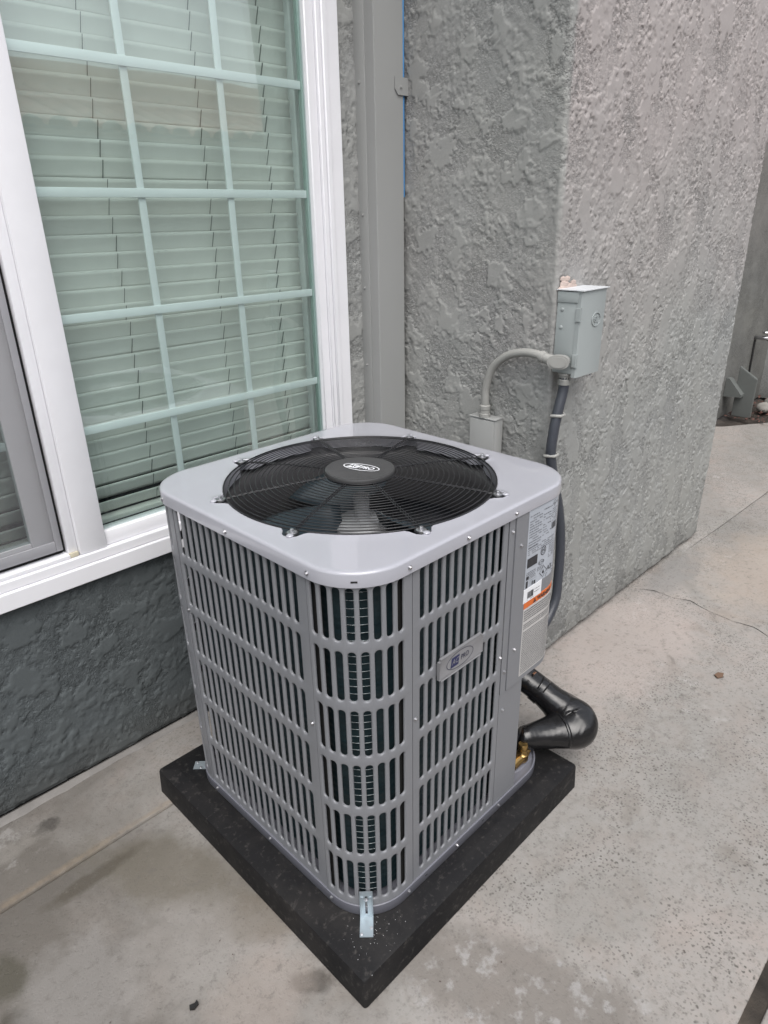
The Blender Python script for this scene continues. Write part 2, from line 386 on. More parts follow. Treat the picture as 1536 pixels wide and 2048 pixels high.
# ------------------------------------------------------------------ stucco height field (numpy)
def bandnoise(nu, nv, du, lu, lv, seed):
    rs = np.random.RandomState(seed)
    F = np.fft.rfft2(rs.randn(nu, nv))
    fu = np.fft.fftfreq(nu, du)[:, None]; fv = np.fft.rfftfreq(nv, du)[None, :]
    r = np.sqrt((fu*lu)**2+(fv*lv)**2)
    F *= np.exp(-((r-1)**2)/.35)*(r > 0)
    h = np.fft.irfft2(F, s=(nu, nv)); return h/h.std()
def sstep(x, a, b):
    t = np.clip((x-a)/(b-a), 0, 1); return t*t*(3-2*t)
def stucco_h(nu, nv, du, seed, amp=1.0, streak=1.0, cover=.35):
    """returns height and the mask of the smooth trowelled islands"""
    B = lambda lu, lv, k: bandnoise(nu, nv, du, lu, lv, seed+k)
    low = B(.17, .17*streak, 0)+.55*B(.06, .075*streak, 1)+.30*B(.026, .030, 2)+.16*B(.012, .012, 12)
    rough = sstep(B(.30, .34*streak, 5), -1.0, 1.0)
    m = sstep(low, cover, cover+.05)
    grain = np.abs(B(.020, .020, 3))*.0004+np.maximum(B(.013, .013, 6), .2)*.00035+B(.035, .035, 4)*.0005
    lumps = np.maximum(B(.016, .020, 13)-1.1, 0)*.0017*rough
    h = (grain*(.35+.9*rough)+lumps)*(1-m)+(.0034+.0003*B(.07, .07, 7))*m
    # lower second skin with its own ragged edge, so ledges overlap
    low2 = B(.20, .22*streak, 8)+.5*B(.05, .05, 9)+.3*B(.018, .018, 14)
    m2 = sstep(low2, .45, .49); h += .0020*m2
    # torn grooves along some ledges
    gr = np.exp(-((low-cover+.03)/.05)**2)*sstep(B(.09, .09, 15), .2, 1.1); h -= .0019*gr
    h += .0010*B(.5, .5, 10)
    return h*amp, np.clip(m*.9+m2*.5, 0, 1)
def set_plate(o, m):
    at = o.data.attributes.new('plate', 'FLOAT', 'POINT'); at.data.foreach_set('value', m.reshape(-1).astype(np.float32))

# ================================================================== SETTING: ground
pave = empty('pavement', kind='structure')
base = mkbox('ground', (-40, 40, -40, 40, -.12, -.035), M_soil); tag(base, kind='structure')
def slab(poly, z1, bev=.006, z0=-.034):
    bm = bmesh.new(); prism(bm, poly, z0, z1)
    top = [e for e in bm.edges if all(v.co.z > z1-1e-4 for v in e.verts)]
    bmesh.ops.bevel(bm, geom=top, offset=bev, segments=2, affect='EDGES', profile=.5)
    bmesh.ops.triangulate(bm, faces=[f for f in bm.faces if len(f.verts) > 4])
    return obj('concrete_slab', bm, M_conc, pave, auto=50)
crack = [(2.745, 1.25), (2.76, 1.127), (2.80, 1.06), (2.79, .97), (2.82, .90), (2.785, .80), (2.775, .70), (2.79, .62), (2.74, .54), (2.70, .40), (2.71, .25), (2.69, .117)]
def jit(pts, a=.004):
    out = []
    for p, q in zip(pts, pts[1:]):
        n = max(2, int(math.dist(p, q)/.03))
        for k in range(n):
            t = k/n; out.append((p[0]*(1-t)+q[0]*t+random.uniform(-a, a), p[1]*(1-t)+q[1]*t+random.uniform(-a, a)*.3))
    out.append(pts[-1]); return out
cj = jit(crack)
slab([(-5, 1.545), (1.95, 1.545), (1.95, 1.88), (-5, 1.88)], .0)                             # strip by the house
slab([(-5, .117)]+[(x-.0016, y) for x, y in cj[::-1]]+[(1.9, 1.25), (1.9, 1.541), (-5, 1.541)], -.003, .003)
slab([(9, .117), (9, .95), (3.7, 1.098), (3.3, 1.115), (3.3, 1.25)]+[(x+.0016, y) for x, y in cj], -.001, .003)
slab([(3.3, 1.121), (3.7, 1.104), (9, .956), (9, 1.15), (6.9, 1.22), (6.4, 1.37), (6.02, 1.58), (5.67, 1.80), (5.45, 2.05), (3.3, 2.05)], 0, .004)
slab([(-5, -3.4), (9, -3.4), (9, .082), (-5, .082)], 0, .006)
tag(mkbox('joint_filler', (-5, 9, .082, .117, -.03, -.007), simple('joint_grit', (.055, .045, .036, 1), .95, var=.5, bump=.006, bscale=220), pave))
# pale cement edge left at the foot of the window wall
bm = bmesh.new()
n = 120; xs = np.linspace(-3, 1.9, n)
vv = [[], [], []]
for x in xs:
    wv = .006+.004*math.sin(x*7)+random.uniform(-.003, .003)
    for k, (yy, zz) in enumerate(((1.838-wv-.006, .0005), (1.838-wv, .005), (1.85, .009))): vv[k].append(bm.verts.new((x, yy, zz)))
for k in range(2):
    for i in range(n-1): bm.faces.new((vv[k][i], vv[k][i+1], vv[k+1][i+1], vv[k+1][i]))
obj('cement_edge', bm, M_curb, pave, True)
# planting soil at the far right
bm = bmesh.new()
nx, ny = 70, 40
P = np.zeros((nx, ny, 3))
rs = np.random.RandomState(3)
hN = bandnoise(nx, ny, .05, .3, .3, 4)*.012+bandnoise(nx, ny, .05, .12, .12, 5)*.008
for i in range(nx):
    for j in range(ny):
        P[i, j] = (5.3+i*.05, 1.05+j*.032, -.028+hN[i, j]*.5)
bm.free()
tag(gridmesh('planting_soil', P, M_soil), kind='structure')

# ================================================================== HOUSE
house = empty('stucco_house', 'grey stucco house wall with a white framed window and a projecting wing', 'house')
# side wing wall: return face, rounded corner, alley face, far corner
XR, YA, XE = 1.90, 1.155, 3.505
rc = .010
seg = []
def path_wing(s):
    # s from 0 at the inner corner (XR,1.86)
    a = 1.86-(YA+rc); q = rc*math.pi/2; b = (XE-rc)-(XR+rc)
    if s < a: return XR, 1.86-s, -1, 0
    s -= a
    if s < q:
        t = s/rc; return XR+rc-rc*math.cos(t), YA+rc-rc*math.sin(t), -math.cos(t), -math.sin(t)
    s -= q
    if s < b: return XR+rc+s, YA, 0, -1
    s -= b
    if s < q:
        t = s/rc; return XE-rc+rc*math.sin(t), YA+rc-rc*math.cos(t), math.sin(t), -math.cos(t)
    s -= q
    return XE, YA+rc+s, 1, 0
du = .0040
L = (1.86-YA-rc)+rc*math.pi+(XE-XR-2*rc)+.75
nu = int(L/du); nv = int((2.36-.012)/du)
A = np.array([path_wing(i*du) for i in range(nu)]); zz = .014+np.arange(nv)*du
H, m1 = stucco_h(nu, nv, du, 11, 1.0, 1.0, .70)
H2, m2 = stucco_h(nu, nv, du, 51, 1.2, 1.7, .28)
wgt = sstep(np.arange(nu)*du, .66, .74)[:, None]
H = (H*(1-wgt)+H2*wgt)*.78; mm = m1*(1-wgt)+m2*wgt
H[:, :2] -= .006
P = np.zeros((nu, nv, 3))
P[..., 0] = A[:, 0:1]+A[:, 2:3]*H; P[..., 1] = A[:, 1:2]+A[:, 3:4]*H; P[..., 2] = zz[None, :]
lean = -.042*(zz-1.5)[None, :]*np.clip(1-np.maximum(P[..., 0]-1.9, 0)/1.0, 0, 1)*np.clip((1.86-P[..., 1])/.6, 0, 1)
P[..., 0] += lean
wing = gridmesh('wall', P, M_stucco, house); set_plate(wing, mm); tag(wing, 'lighter rough stucco wall of the wing beside the air conditioner')
# window wall below and beside the window
def wallgrid(x0, x1, z0, z1, seed, mat, amp=1., cover=.6):
    du = .0055; nu = int((x1-x0)/du)+1; nv = int((z1-z0)/du)+1
    H, mk = stucco_h(nu, nv, du, seed, amp, .8, cover)
    H[:, :2] -= .006
    P = np.zeros((nu, nv, 3)); P[..., 0] = np.linspace(x0, x1, nu)[:, None]; P[..., 1] = 1.847-H; P[..., 2] = np.linspace(z0, z1, nv)[None, :]
    o = gridmesh('wall', P, mat, house); set_plate(o, mk); return o
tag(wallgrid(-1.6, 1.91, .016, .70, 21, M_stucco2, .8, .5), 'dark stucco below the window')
wallgrid(1.60, 1.91, .70, 2.62, 31, M_stucco, .9, .6)
# wall bodies behind the faces
bm = bmesh.new()
box(bm, -1.7, 1.92, 1.865, 2.10, .0, .66); box(bm, 1.655, 1.92, 1.865, 2.10, .66, 2.7)
box(bm, 1.97, XE-.03, 1.18, 2.10, -.02, 2.34)
obj('wall_core', bm, M_dark, house)
mkbox('wall', (-1.7, 1.90, 1.86, 2.08, 2.62, 3.0), M_stucco, house)
mkbox('wall', (1.885, XE, 1.156, 2.08, 2.365, 3.0), M_stucco, house)
mkbox('interior_wall', (-1.6, 1.66, 2.35, 2.40, .4, 2.7), M_dark, house)
mkbox('interior_wall', (-1.6, 1.66, 1.97, 2.35, .60, .64), M_dark, house)
# eave slab added out of frame to shade the window bay
ev = mkbox('added_eave', (-3, 1.86, 1.50, 1.86, 3.00, 3.06), M_wood, house)
# bare mortar patch over the disconnect box
bm = bmesh.new()
for i in range(26):
    x = 1.925+random.uniform(-.004, .085); z = 1.385+abs(random.gauss(0, .012)); r = random.uniform(.006, .014)
    bmesh.ops.create_icosphere(bm, subdivisions=1, radius=r, matrix=Matrix.Translation((x, 1.150, z)) @ Matrix.Diagonal((1.5, .22, .7, 1)))
obj('mortar_patch', bm, M_pink, house)

# ---------------- window (part of the house) with sub-parts
Zs = [.655, .737, .785]
win = None
bm = bmesh.new()
# retrofit flange frame, stepped: right jamb
YW = 1.845
def fr(bm, x0, x1, y0, y1, z0, z1, b=.003): box(bm, x0, x1, y0, y1, z0, z1, bev=b, seg=1)
fr(bm, 1.612, 1.664, 1.826, 1.90, .655, 2.6)       # right jamb flange
fr(bm, 1.592, 1.6115, 1.818, 1.90, .7385, 2.6)
fr(bm, 1.572, 1.5915, 1.823, 1.90, .7385, 2.6)
fr(bm, 1.537, 1.5715, 1.832, 1.90, .7385, 2.6)
fr(bm, -1.6, 1.6118, 1.812, 1.90, .655, .7075)     # sill face lower
fr(bm, -1.6, 1.6115, 1.820, 1.90, .708, .737)
win = obj('window', bm, M_vinyl, house, auto=40); tag(win, 'white vinyl slider window with mint tinted grid panes')
def sub(name, b, mat, bev=.002, lab=None):
    o = mkbox(name, b, mat, win, bev, 2)
    if lab: o['label'] = lab
    return o
# fixed sash on the right
sub('sash_rail', (.686, 1.5365, 1.834, 1.885, .7375, .782), M_vinyl, .004)
sub('meeting_stile', (.6065, .6855, 1.826, 1.885, .7375, 2.6), M_vinyl, .005)
sub('stile_trim', (.580, .606, 1.838, 1.885, .7375, 2.6), M_vinyl, .002)
sub('track', (-1.6, .5795, 1.828, 1.895, .7375, .749), M_vinyl, .002)
sub('corner_block', (.578, .604, 1.829, 1.8375, .7385, .752), simple('yellowed_sealant', (.60, .55, .42, 1), .6), .002)
# panes
def pane(x0, x1, y, z0, z1, mat):
    bm = bmesh.new(); box(bm, x0, x1, y-.0015, y+.0015, z0, z1)
    bmesh.ops.delete(bm, geom=[f for f in bm.faces if abs(f.normal.y) < .5 or f.normal.y > .5], context='FACES')
    return obj('pane', bm, mat, win)
pane(.6858, 1.5368, 1.850, .7822, 2.6, M_glass); pane(.6858, 1.5368, 1.871, .7822, 2.6, M_glass2)
# muntins between the panes
for z in (1.978, 1.681, 1.383, 1.086):
    sub('muntin', (.686, 1.5265, 1.8535, 1.8600, z-.0225, z), M_munt, .0015)
for x in (.967, 1.247):
    sub('muntin', (x-.0105, x+.0105, 1.8605, 1.8665, .783, 2.6), M_munt, .0015)
sub('muntin', (.686, 1.5265, 1.8535, 1.8600, 2.275-.0225, 2.275), M_munt, .0015)
sub('spacer', (1.527, 1.5363, 1.853, 1.868, .783, 2.6), M_seal, .001)
sub('inner_jamb', (1.537, 1.549, 1.873, 1.93, .783, 2.6), M_munt, .002)
sub('inner_jamb', (1.549, 1.561, 1.9305, 1.97, .783, 2.6), M_munt, .002)
# left light with insect screen
for b in ((.553, .5705, 1.845, 1.853, .7625, 2.6), (-1.6, .553, 1.845, 1.853, .7625, .794)):
    sub('screen_frame', b, M_scr, .002)
bm = bmesh.new(); box(bm, -1.6, .5535, 1.8485, 1.8487, .79, 2.6)
bmesh.ops.delete(bm, geom=[f for f in bm.faces if abs(f.normal.y) < .5 or f.normal.y > .5], context='FACES')
obj('screen', bm, M_screen, win)
sub('sliding_sash', (.50, .5785, 1.866, 1.895, .752, 2.6), M_vinyl, .003)
sub('sliding_sash', (-1.6, .4995, 1.866, 1.895, .752, .80), M_vinyl, .003)
bm = bmesh.new(); box(bm, .5706, .5799, 1.860, 1.8655, .752, 2.6); box(bm, -1.6, .5705, 1.860, 1.8655, .7495, .762); obj('gasket', bm, M_dark, win)
pane(-1.6, .4995, 1.872, .80, 2.6, M_glass); pane(-1.6, .4995, 1.888, .80, 2.6, M_glass2)
for z in (1.978, 1.681, 1.383, 1.086): sub('muntin', (-1.6, .4990, 1.876, 1.884, z-.0225, z), M_munt, .0015)
for x in (.22, -.08): sub('muntin', (x-.0105, x+.0105, 1.8745, 1.8755, .80, 2.6), M_munt, 0)

# ---------------- blinds
def blind(x0, x1, cords, label, z0, pitch=.0455, ph=0):
    B = empty('window_blind', label, 'blind', (x0, 1.93, z0), group='slatted blinds behind the window')
    nsl = int((2.58-z0)/pitch)
    me0 = None
    edges = [x0]+[c for c in cords]+[x1]
    for i in range(nsl):
        z = z0+pitch*(i+.5)
        tilt = rad(83 if i > 3 else (56, 62, 72, 80)[i])+random.uniform(-.025, .025)
        hw = .0255; bm = bmesh.new(); nn = 5; rows = []
        for k in range(nn+1):
            t = -1+2*k/nn; yy = -hw*t*math.cos(tilt)+.002*(1-t*t); z_ = hw*t*math.sin(tilt)
            rows.append((yy, z_-.0012*(1-t*t)))
        sag = [0, random.uniform(-.002, .002), random.uniform(-.002, .002)]
        NX = 12
        G = [[bm.verts.new((x0+(x1-x0)*j/NX, 1.925+yy+.0008*math.sin(j*1.1+i), z+z_+sag[1]*math.sin(math.pi*j/NX)+sag[2]*(j/NX-.5))) for (yy, z_) in rows] for j in range(NX+1)]
        for j in range(NX):
            for k in range(nn): bm.faces.new((G[j][k], G[j+1][k], G[j+1][k+1], G[j][k+1]))
        o = obj('slat', bm, M_blind, B, True)
        md = o.modifiers.new('s', 'SOLIDIFY'); md.thickness = .0022
    for c in cords:
        bm = bmesh.new()
        off = 0
        for i in range(nsl):
            z = z0+pitch*(i+.5); dx = .0025*math.sin(i*2.3+c*9)
            # short dark route slot and the ladder string, broken at each slat edge
            yb = 1.925+.0255*math.cos(rad(70))*1.0-.004
            y_a, y_b = 1.925-.0255*math.cos(rad(70))-.004, 1.925+.0255*math.cos(rad(70))-.004
            wd = random.uniform(.0007, .0013)*(1.5 if c > 1.35 else 1)
            za, zb = z-.0225, z+.021
            a = [bm.verts.new((c+dx-wd, y_b-.004, za)), bm.verts.new((c+dx+wd, y_b-.004, za)), bm.verts.new((c+dx+wd+.001, y_a-.002, zb)), bm.verts.new((c+dx-wd+.001, y_a-.002, zb))]
            # tilt: bottom edge of a closed slat is nearer the room, top nearer the glass
            bm.faces.new(a)
        o = obj('ladder_cord', bm, M_cord, B)
        md = o.modifiers.new('s', 'SOLIDIFY'); md.thickness = .001
    mkbox('bottom_rail', (x0, x1, 1.91, 1.945, z0-.022, z0-.006), M_blind, B, .003)
    return B
blind(.655, 1.553, (.900, 1.207, 1.435), 'cream slatted blind behind the right fixed pane with the mint grid', .795)
blind(-1.5, .58, (.42, .1), 'cream slatted blind behind the dark insect screen at the left', .795, .0455)

# ================================================================== sheet metal line cover in the corner
cv = empty('line_set_cover', 'tall grey sheet metal duct cover in the wall corner right of the window', 'duct cover', (1.80, 1.80, .05))
bm = bmesh.new()
cx0, cx1, cy0 = 1.7475, 1.8785, 1.759
prism(bm, [(cx0, 1.852), (cx0, cy0), (cx1, cy0), (cx1, 1.852)], .04, 2.62)
vert = [e for e in bm.edges if abs(e.verts[0].co.z-e.verts[1].co.z) > 1 and e.verts[0].co.y < 1.80]
bmesh.ops.bevel(bm, geom=vert, offset=.0025, segments=3, affect='EDGES')
obj('duct', bm, M_cover, cv, auto=35)
mkbox('flange', (1.7445, 1.7472, 1.800, 1.8525, .04, 2.62), M_cover, cv, .0008)
mkbox('blue_strip', (1.8790, 1.8870, 1.762, 1.785, 1.66, 2.62), M_blue, cv, .002)
bm = bmesh.new()
xs0, zs0 = 1.8815, 1.986
poly = [(-.046, .024), (-.046, -.010), (-.033, -.026), (.030, -.026), (.047, -.008), (.047, .010), (.034, .024)]
vf = [bm.verts.new((xs0+x, 1.7545, zs0+z)) for x, z in poly]; vb = [bm.verts.new((xs0+x, 1.757, zs0+z)) for x, z in poly]
bm.faces.new(vf); bm.faces.new(vb[::-1])
for i in range(len(poly)): bm.faces.new((vf[i], vb[i], vb[(i+1) % 7], vf[(i+1) % 7]))
bmesh.ops.recalc_face_normals(bm, faces=bm.faces)
strap = obj('strap', bm, M_cover, cv)
# screw meshes
def screw_mesh(name, mat, r=.0042):
    bm = bmesh.new()
    lathe(bm, [(r*1.55, 0), (r*1.55, r*.22), (r*1.45, r*.30)], 14)
    lathe(bm, [(r, r*.30), (r, r*.95), (r*.82, r*1.15)], 6)
    box(bm, -r*.6, r*.6, -r*.12, r*.12, r*1.10, r*1.24)
    me = bpy.data.meshes.new(name); bm.to_mesh(me); bm.free(); me.materials.append(mat); return me
ME_screw = screw_mesh('screw', M_zinc, .0034)
ME_rivet = screw_mesh('rivet', M_cover, .0036)
def screw(loc, n, parent, me=None, name='screw', s=1):
    o = bpy.data.objects.new(name, me or ME_screw); COL.objects.link(o)
    R = frame_to(n, loc) @ Matrix.Rotation(random.uniform(0, 3), 4, 'Z') @ Matrix.Diagonal((s, s, s, 1))
    o.parent = parent; o.matrix_parent_inverse = Matrix.Translation(-parent.location if parent.parent is None else Vector())
    o.matrix_basis = R; return o
for z in (1.992, 1.607, 1.10, 1.37): screw((1.7444, 1.826, z), (-1, 0, 0), cv, ME_rivet)
for x in (-.020, .024): screw((xs0+x, 1.7544, zs0-.004), (0, -1, 0), cv, ME_rivet)
mkbox('strap_leg', (1.915, 1.9185, 1.757, 1.80, zs0-.02, zs0+.018), M_cover, cv, .001)

# ================================================================== conduit box, conduit, disconnect
jb = empty('junction_box', 'small grey painted conduit box standing on the wall behind the air conditioner', 'electrical box', (1.88, 1.375, .5))
mkbox('body', (1.862, 1.905, 1.322, 1.432, .40, .953), M_cover, jb, .003)
mkbox('cover', (1.857, 1.8615, 1.326, 1.428, .42, .949), M_cover, jb, .0015)
mkbox('lid', (1.857, 1.905, 1.320, 1.434, .9535, .957), M_cover, jb, .001)
fc = empty('flexible_conduit', 'arched painted grey conduit from small box to the disconnect', 'conduit', (1.87, 1.375, .96))
pts = catmull([(1.872, 1.377, .975), (1.872, 1.377, 1.02), (1.872, 1.376, 1.06), (1.872, 1.352, 1.128), (1.872, 1.303, 1.172), (1.872, 1.246, 1.192), (1.872, 1.19, 1.194), (1.872, 1.158, 1.186)], 6)
obj('pipe', sweep(pts, .0135, 14), M_cond, fc, auto=50)
bm = bmesh.new(); lathe(bm, [(.019, 0), (.019, .012), (.0175, .014), (.0175, .026), (.019, .028), (.019, .040), (.015, .043)], 12, Matrix.Translation((1.872, 1.377, .957)))
obj('fitting', bm, M_cond, fc, auto=35)
bm = bmesh.new(); lathe(bm, [(.019, 0), (.019, .014), (.0165, .016), (.0165, .032), (.019, .034), (.019, .046)], 12, frame_to(Vector((0, -1, -.25)), (1.872, 1.170, 1.190)))
obj('fitting', bm, M_cond, fc, auto=35)
# LB elbow body on the side of the disconnect
bm = bmesh.new()
Mx = frame_to(Vector((-.93, -.37, .05)), (1.872, 1.105, 1.180))
for (h0, h1, sc) in ((-.020, .012, 1.0), (.012, .0155, 1.05), (.0155, .019, .80)):
    loop = []
    for k in range(28):
        a = 2*math.pi*k/28; u = math.cos(a); v = math.sin(a)
        loop.append(((.032*np.sign(u)*abs(u)**.7 if abs(u) > 1e-6 else 0)*sc, .020*v*sc))
    lo = [bm.verts.new(Mx @ Vector((x, y, h0))) for x, y in loop]; hi = [bm.verts.new(Mx @ Vector((x, y, h1))) for x, y in loop]
    bm.faces.new(hi); bm.faces.new(lo[::-1])
    for k in range(28): bm.faces.new((lo[k], lo[(k+1) % 28], hi[(k+1) % 28], hi[k]))
bmesh.ops.recalc_face_normals(bm, faces=bm.faces)
# rotate so the long axis follows the wall (y)
obj('elbow_body', bm, M_cond, fc, auto=35)

dc = empty('disconnect_box', 'light grey electrical disconnect box with hinged lid and oval emblem', 'electrical box', (1.985, 1.15, 1.12))
mkbox('body', (1.912, 2.055, 1.082, 1.150, 1.137, 1.383), M_box, dc, .002)
mkbox('top_flange', (1.9085, 1.9115, 1.078, 1.149, 1.352, 1.3835), M_box, dc, .001)
bm = bmesh.new()
prism(bm, [(1.9105, 1.0815), (1.9105, 1.069), (1.918, 1.0655), (2.052, 1.0655), (2.060, 1.069), (2.060, 1.0815)], 1.128, 1.386)
obj('cover', bm, M_box, dc, auto=30)
bm = bmesh.new(); prism(bm, [(1.905, 1.152), (1.905, 1.060), (2.064, 1.060), (2.064, 1.152)], 1.3865, 1.389); obj('rain_hood', bm, simple('bright_edge', (.62, .64, .66, 1), .4), dc)
for z in (1.318, 1.180):
    bm = bmesh.new(); box(bm, 1.9065, 1.911, 1.066, 1.082, z-.020, z+.020, .001, 1); box(bm, 1.9075, 1.9112, 1.063, 1.066, z-.022, z+.022); obj('hinge', bm, M_box, dc)
for z in (1.330, 1.277):
    bm = bmesh.new(); lathe(bm, [(.006, 0), (.0055, .0015), (.003, .0025)], 12, frame_to((-1, 0, 0), (1.9118, 1.131, z))); obj('knockout', bm, M_box, dc, auto=50)
bm = bmesh.new(); prism(bm, [(1.925, 1.085), (1.985, 1.085), (1.985, 1.135), (1.925, 1.135)], 1.128, 1.1365); obj('bottom_flange', bm, M_box, dc)
bm = bmesh.new(); pts = [(2.01+.012*math.cos(a), 1.074, 1.127+.008*math.sin(a)) for a in np.linspace(0, 2*math.pi, 14)[:-1]]
sweep(pts, .0022, 6, closed=True, bm=bm); obj('hasp', bm, M_zinc, dc)

def text_mesh(txt, size, italic=0, bold=0, xs=1.0):
    cu = bpy.data.curves.new('t', 'FONT'); cu.body = txt; cu.size = size; cu.align_x = 'CENTER'; cu.align_y = 'CENTER'; cu.shear = italic; cu.offset = bold
    cu.resolution_u = 3
    o = bpy.data.objects.new('t', cu); COL.objects.link(o)
    dg = bpy.context.evaluated_depsgraph_get(); me = bpy.data.meshes.new_from_object(o.evaluated_get(dg))
    V = [(v.co.x*xs, v.co.y) for v in me.vertices]; Fs = [tuple(p.vertices) for p in me.polygons]
    bpy.data.objects.remove(o); bpy.data.curves.remove(cu); bpy.data.meshes.remove(me)
    return V, Fs
class Print:
    """flat print collected in (u,v), laid on a surface by a map function"""
    def __init__(s): s.V = []; s.F = []
    def add(s, V, F, du=0, dv=0):
        b = len(s.V); s.V += [(x+du, y+dv) for x, y in V]; s.F += [tuple(i+b for i in f) for f in F]
    def text(s, t, u, v, size, italic=0, bold=0, xs=1.0): V, F = text_mesh(t, size, italic, bold, xs); s.add(V, F, u, v)
    def rect(s, u0, u1, v0, v1, shear=0, nu=1):
        V = []; F = []
        for i in range(nu+1):
            u = u0+(u1-u0)*i/nu; V += [(u, v0), (u+shear, v1)]
        for i in range(nu): F.append((2*i, 2*i+2, 2*i+3, 2*i+1))
        s.add(V, F)
    def ring(s, u, v, a, b, t, n=48):
        V = []; F = []
        for k in range(n):
            c, d = math.cos(2*math.pi*k/n), math.sin(2*math.pi*k/n)
            V += [(u+a*c, v+b*d), (u+(a-t)*c, v+(b-t)*d)]
        for k in range(n): F.append((2*k, 2*((k+1) % n), 2*((k+1) % n)+1, 2*k+1))
        s.add(V, F)
    def build(s, name, mat, parent, fn, thick=0):
        me = bpy.data.meshes.new(name); me.from_pydata([fn(u, v) for u, v in s.V], [], s.F); me.update()
        o = link(name, me, mat, parent)
        if thick:
            md = o.modifiers.new('s', 'SOLIDIFY'); md.thickness = thick; md.offset = 1
        return o
p = Print(); p.ring(0, 0, .0265, .0215, .0030); p.text('GE', 0, 0, .026, 0, .0004, .9)
p.build('emblem', M_box, dc, lambda u, v: (2.003+u, 1.0650, 1.297+v), .0022)

wh = empty('liquid_tight_whip', 'dark grey flexible whip hanging from the disconnect down behind the air conditioner', 'conduit', (1.95, 1.10, .3))
pts = catmull([(1.927, 1.112, 1.125), (1.925, 1.112, 1.08), (1.905, 1.112, 1.02), (1.888, 1.112, .95), (1.880, 1.110, .87), (1.905, 1.10, .76), (1.930, 1.09, .66), (1.940, 1.08, .55), (1.930, 1.07, .42), (1.90, 1.06, .32), (1.80, 1.06, .25), (1.65, 1.10, .25), (1.47, 1.15, .35)], 7)
obj('hose', sweep(pts, [.0165+(.0006 if i % 2 else 0) for i in range(len(pts))], 14), M_whip, wh, auto=60)
bm = bmesh.new(); lathe(bm, [(.014, -.020), (.020, -.018), (.020, -.004), (.017, 0), (.017, .012), (.021, .012), (.021, .018)], 12, Matrix.Translation((1.927, 1.112, 1.118)))
obj('fitting', bm, M_cond, wh, auto=35)
for (x, z) in ((1.905, 1.005), (1.885, .875)):
    bm = bmesh.new(); sweep([(x-.030+.0, 1.122, z), (x-.012, 1.0935, z), (x+.010, 1.0935, z), (x+.024, 1.105, z-.002), (x+.038, 1.148, z-.004)], .0055, 6, bm=bm)
    obj('strap', bm, M_cond, wh)

# ================================================================== EQUIPMENT PAD
pad = empty('equipment_pad', 'black plastic equipment pad under the air conditioner on the concrete', 'pad', (1.06, 1.16, 0))
bm = bmesh.new()
def rr(x0, x1, y0, y1, r, n=5):
    out = []
    for cx, cy, a0 in ((x1-r, y1-r, 0), (x0+r, y1-r, 90), (x0+r, y0+r, 180), (x1-r, y0+r, 270)):
        for k in range(n+1):
            a = rad(a0+90*k/n); out.append((cx+r*math.cos(a), cy+r*math.sin(a)))
    return out
def loft(bm, loops):
    R = [[bm.verts.new((x, y, z)) for x, y in pl] for pl, z in loops]
    for a, b in zip(R, R[1:]):
        n = len(a)
        for k in range(n): bm.faces.new((a[k], a[(k+1) % n], b[(k+1) % n], b[k]))
    bm.faces.new(R[-1]); bm.faces.new(R[0][::-1])
px0, px1, py0, py1 = .621, 1.503, .713, 1.612
loft(bm, [(rr(px0-.003, px1+.003, py0-.003, py1+.003, .008), 0), (rr(px0, px1, py0, py1, .008), .078), (rr(px0+.0015, px1-.0015, py0+.0015, py1-.0015, .008), .0825), (rr(px0+.005, px1-.005, py0+.005, py1-.005, .006), .0845),
          (rr(px0+.035, px1-.035, py0+.035, py1-.035, .012), .0848), (rr(px0+.038, px1-.038, py0+.038, py1-.038, .012), .0862)])
obj('pad_shell', bm, M_pad, pad, auto=40)

# ================================================================== AIR CONDITIONER
ac = empty('air_conditioner', 'large grey air conditioner condenser unit with black fan grille on top', 'air conditioner', (1.0815, 1.1665, .087))
X0, X1, Y0, Y1, RC = .70, 1.463, .785, 1.548, .120
QA = RC*math.pi/2; LF = X1-X0-2*RC; LS = Y1-Y0-2*RC; PER = 4*QA+2*LF+2*LS
def acp(s, off=0.):
    s = s % PER
    segs = (('a', X0+RC, Y0+RC, 180), ('l', X0+RC, Y0, 1, 0, LF, 0, -1), ('a', X1-RC, Y0+RC, 270), ('l', X1, Y0+RC, 0, 1, LS, 1, 0),
            ('a', X1-RC, Y1-RC, 0), ('l', X1-RC, Y1, -1, 0, LF, 0, 1), ('a', X0+RC, Y1-RC, 90), ('l', X0, Y1-RC, 0, -1, LS, -1, 0))
    for g in segs:
        if g[0] == 'a':
            if s <= QA:
                a = rad(g[3])+s/RC; c, d = math.cos(a), math.sin(a)
                return g[1]+(RC+off)*c, g[2]+(RC+off)*d, c, d
            s -= QA
        else:
            if s <= g[5]: return g[1]+g[3]*s+g[6]*off, g[2]+g[4]*s+g[7]*off, g[6], g[7]
            s -= g[5]
    return acp(0, off)
def onac(off, s0=0, z0=0):
    def f(u, v):
        x, y, _, _ = acp(s0+u, off); return (x, y, z0+v)
    return f
S = lambda X: QA+(X-(X0+RC))            # front face coordinate -> s
SLOT_H = .119
ROWS = [(.969-.1422*i-SLOT_H, .969-.1422*i) for i in range(6)]
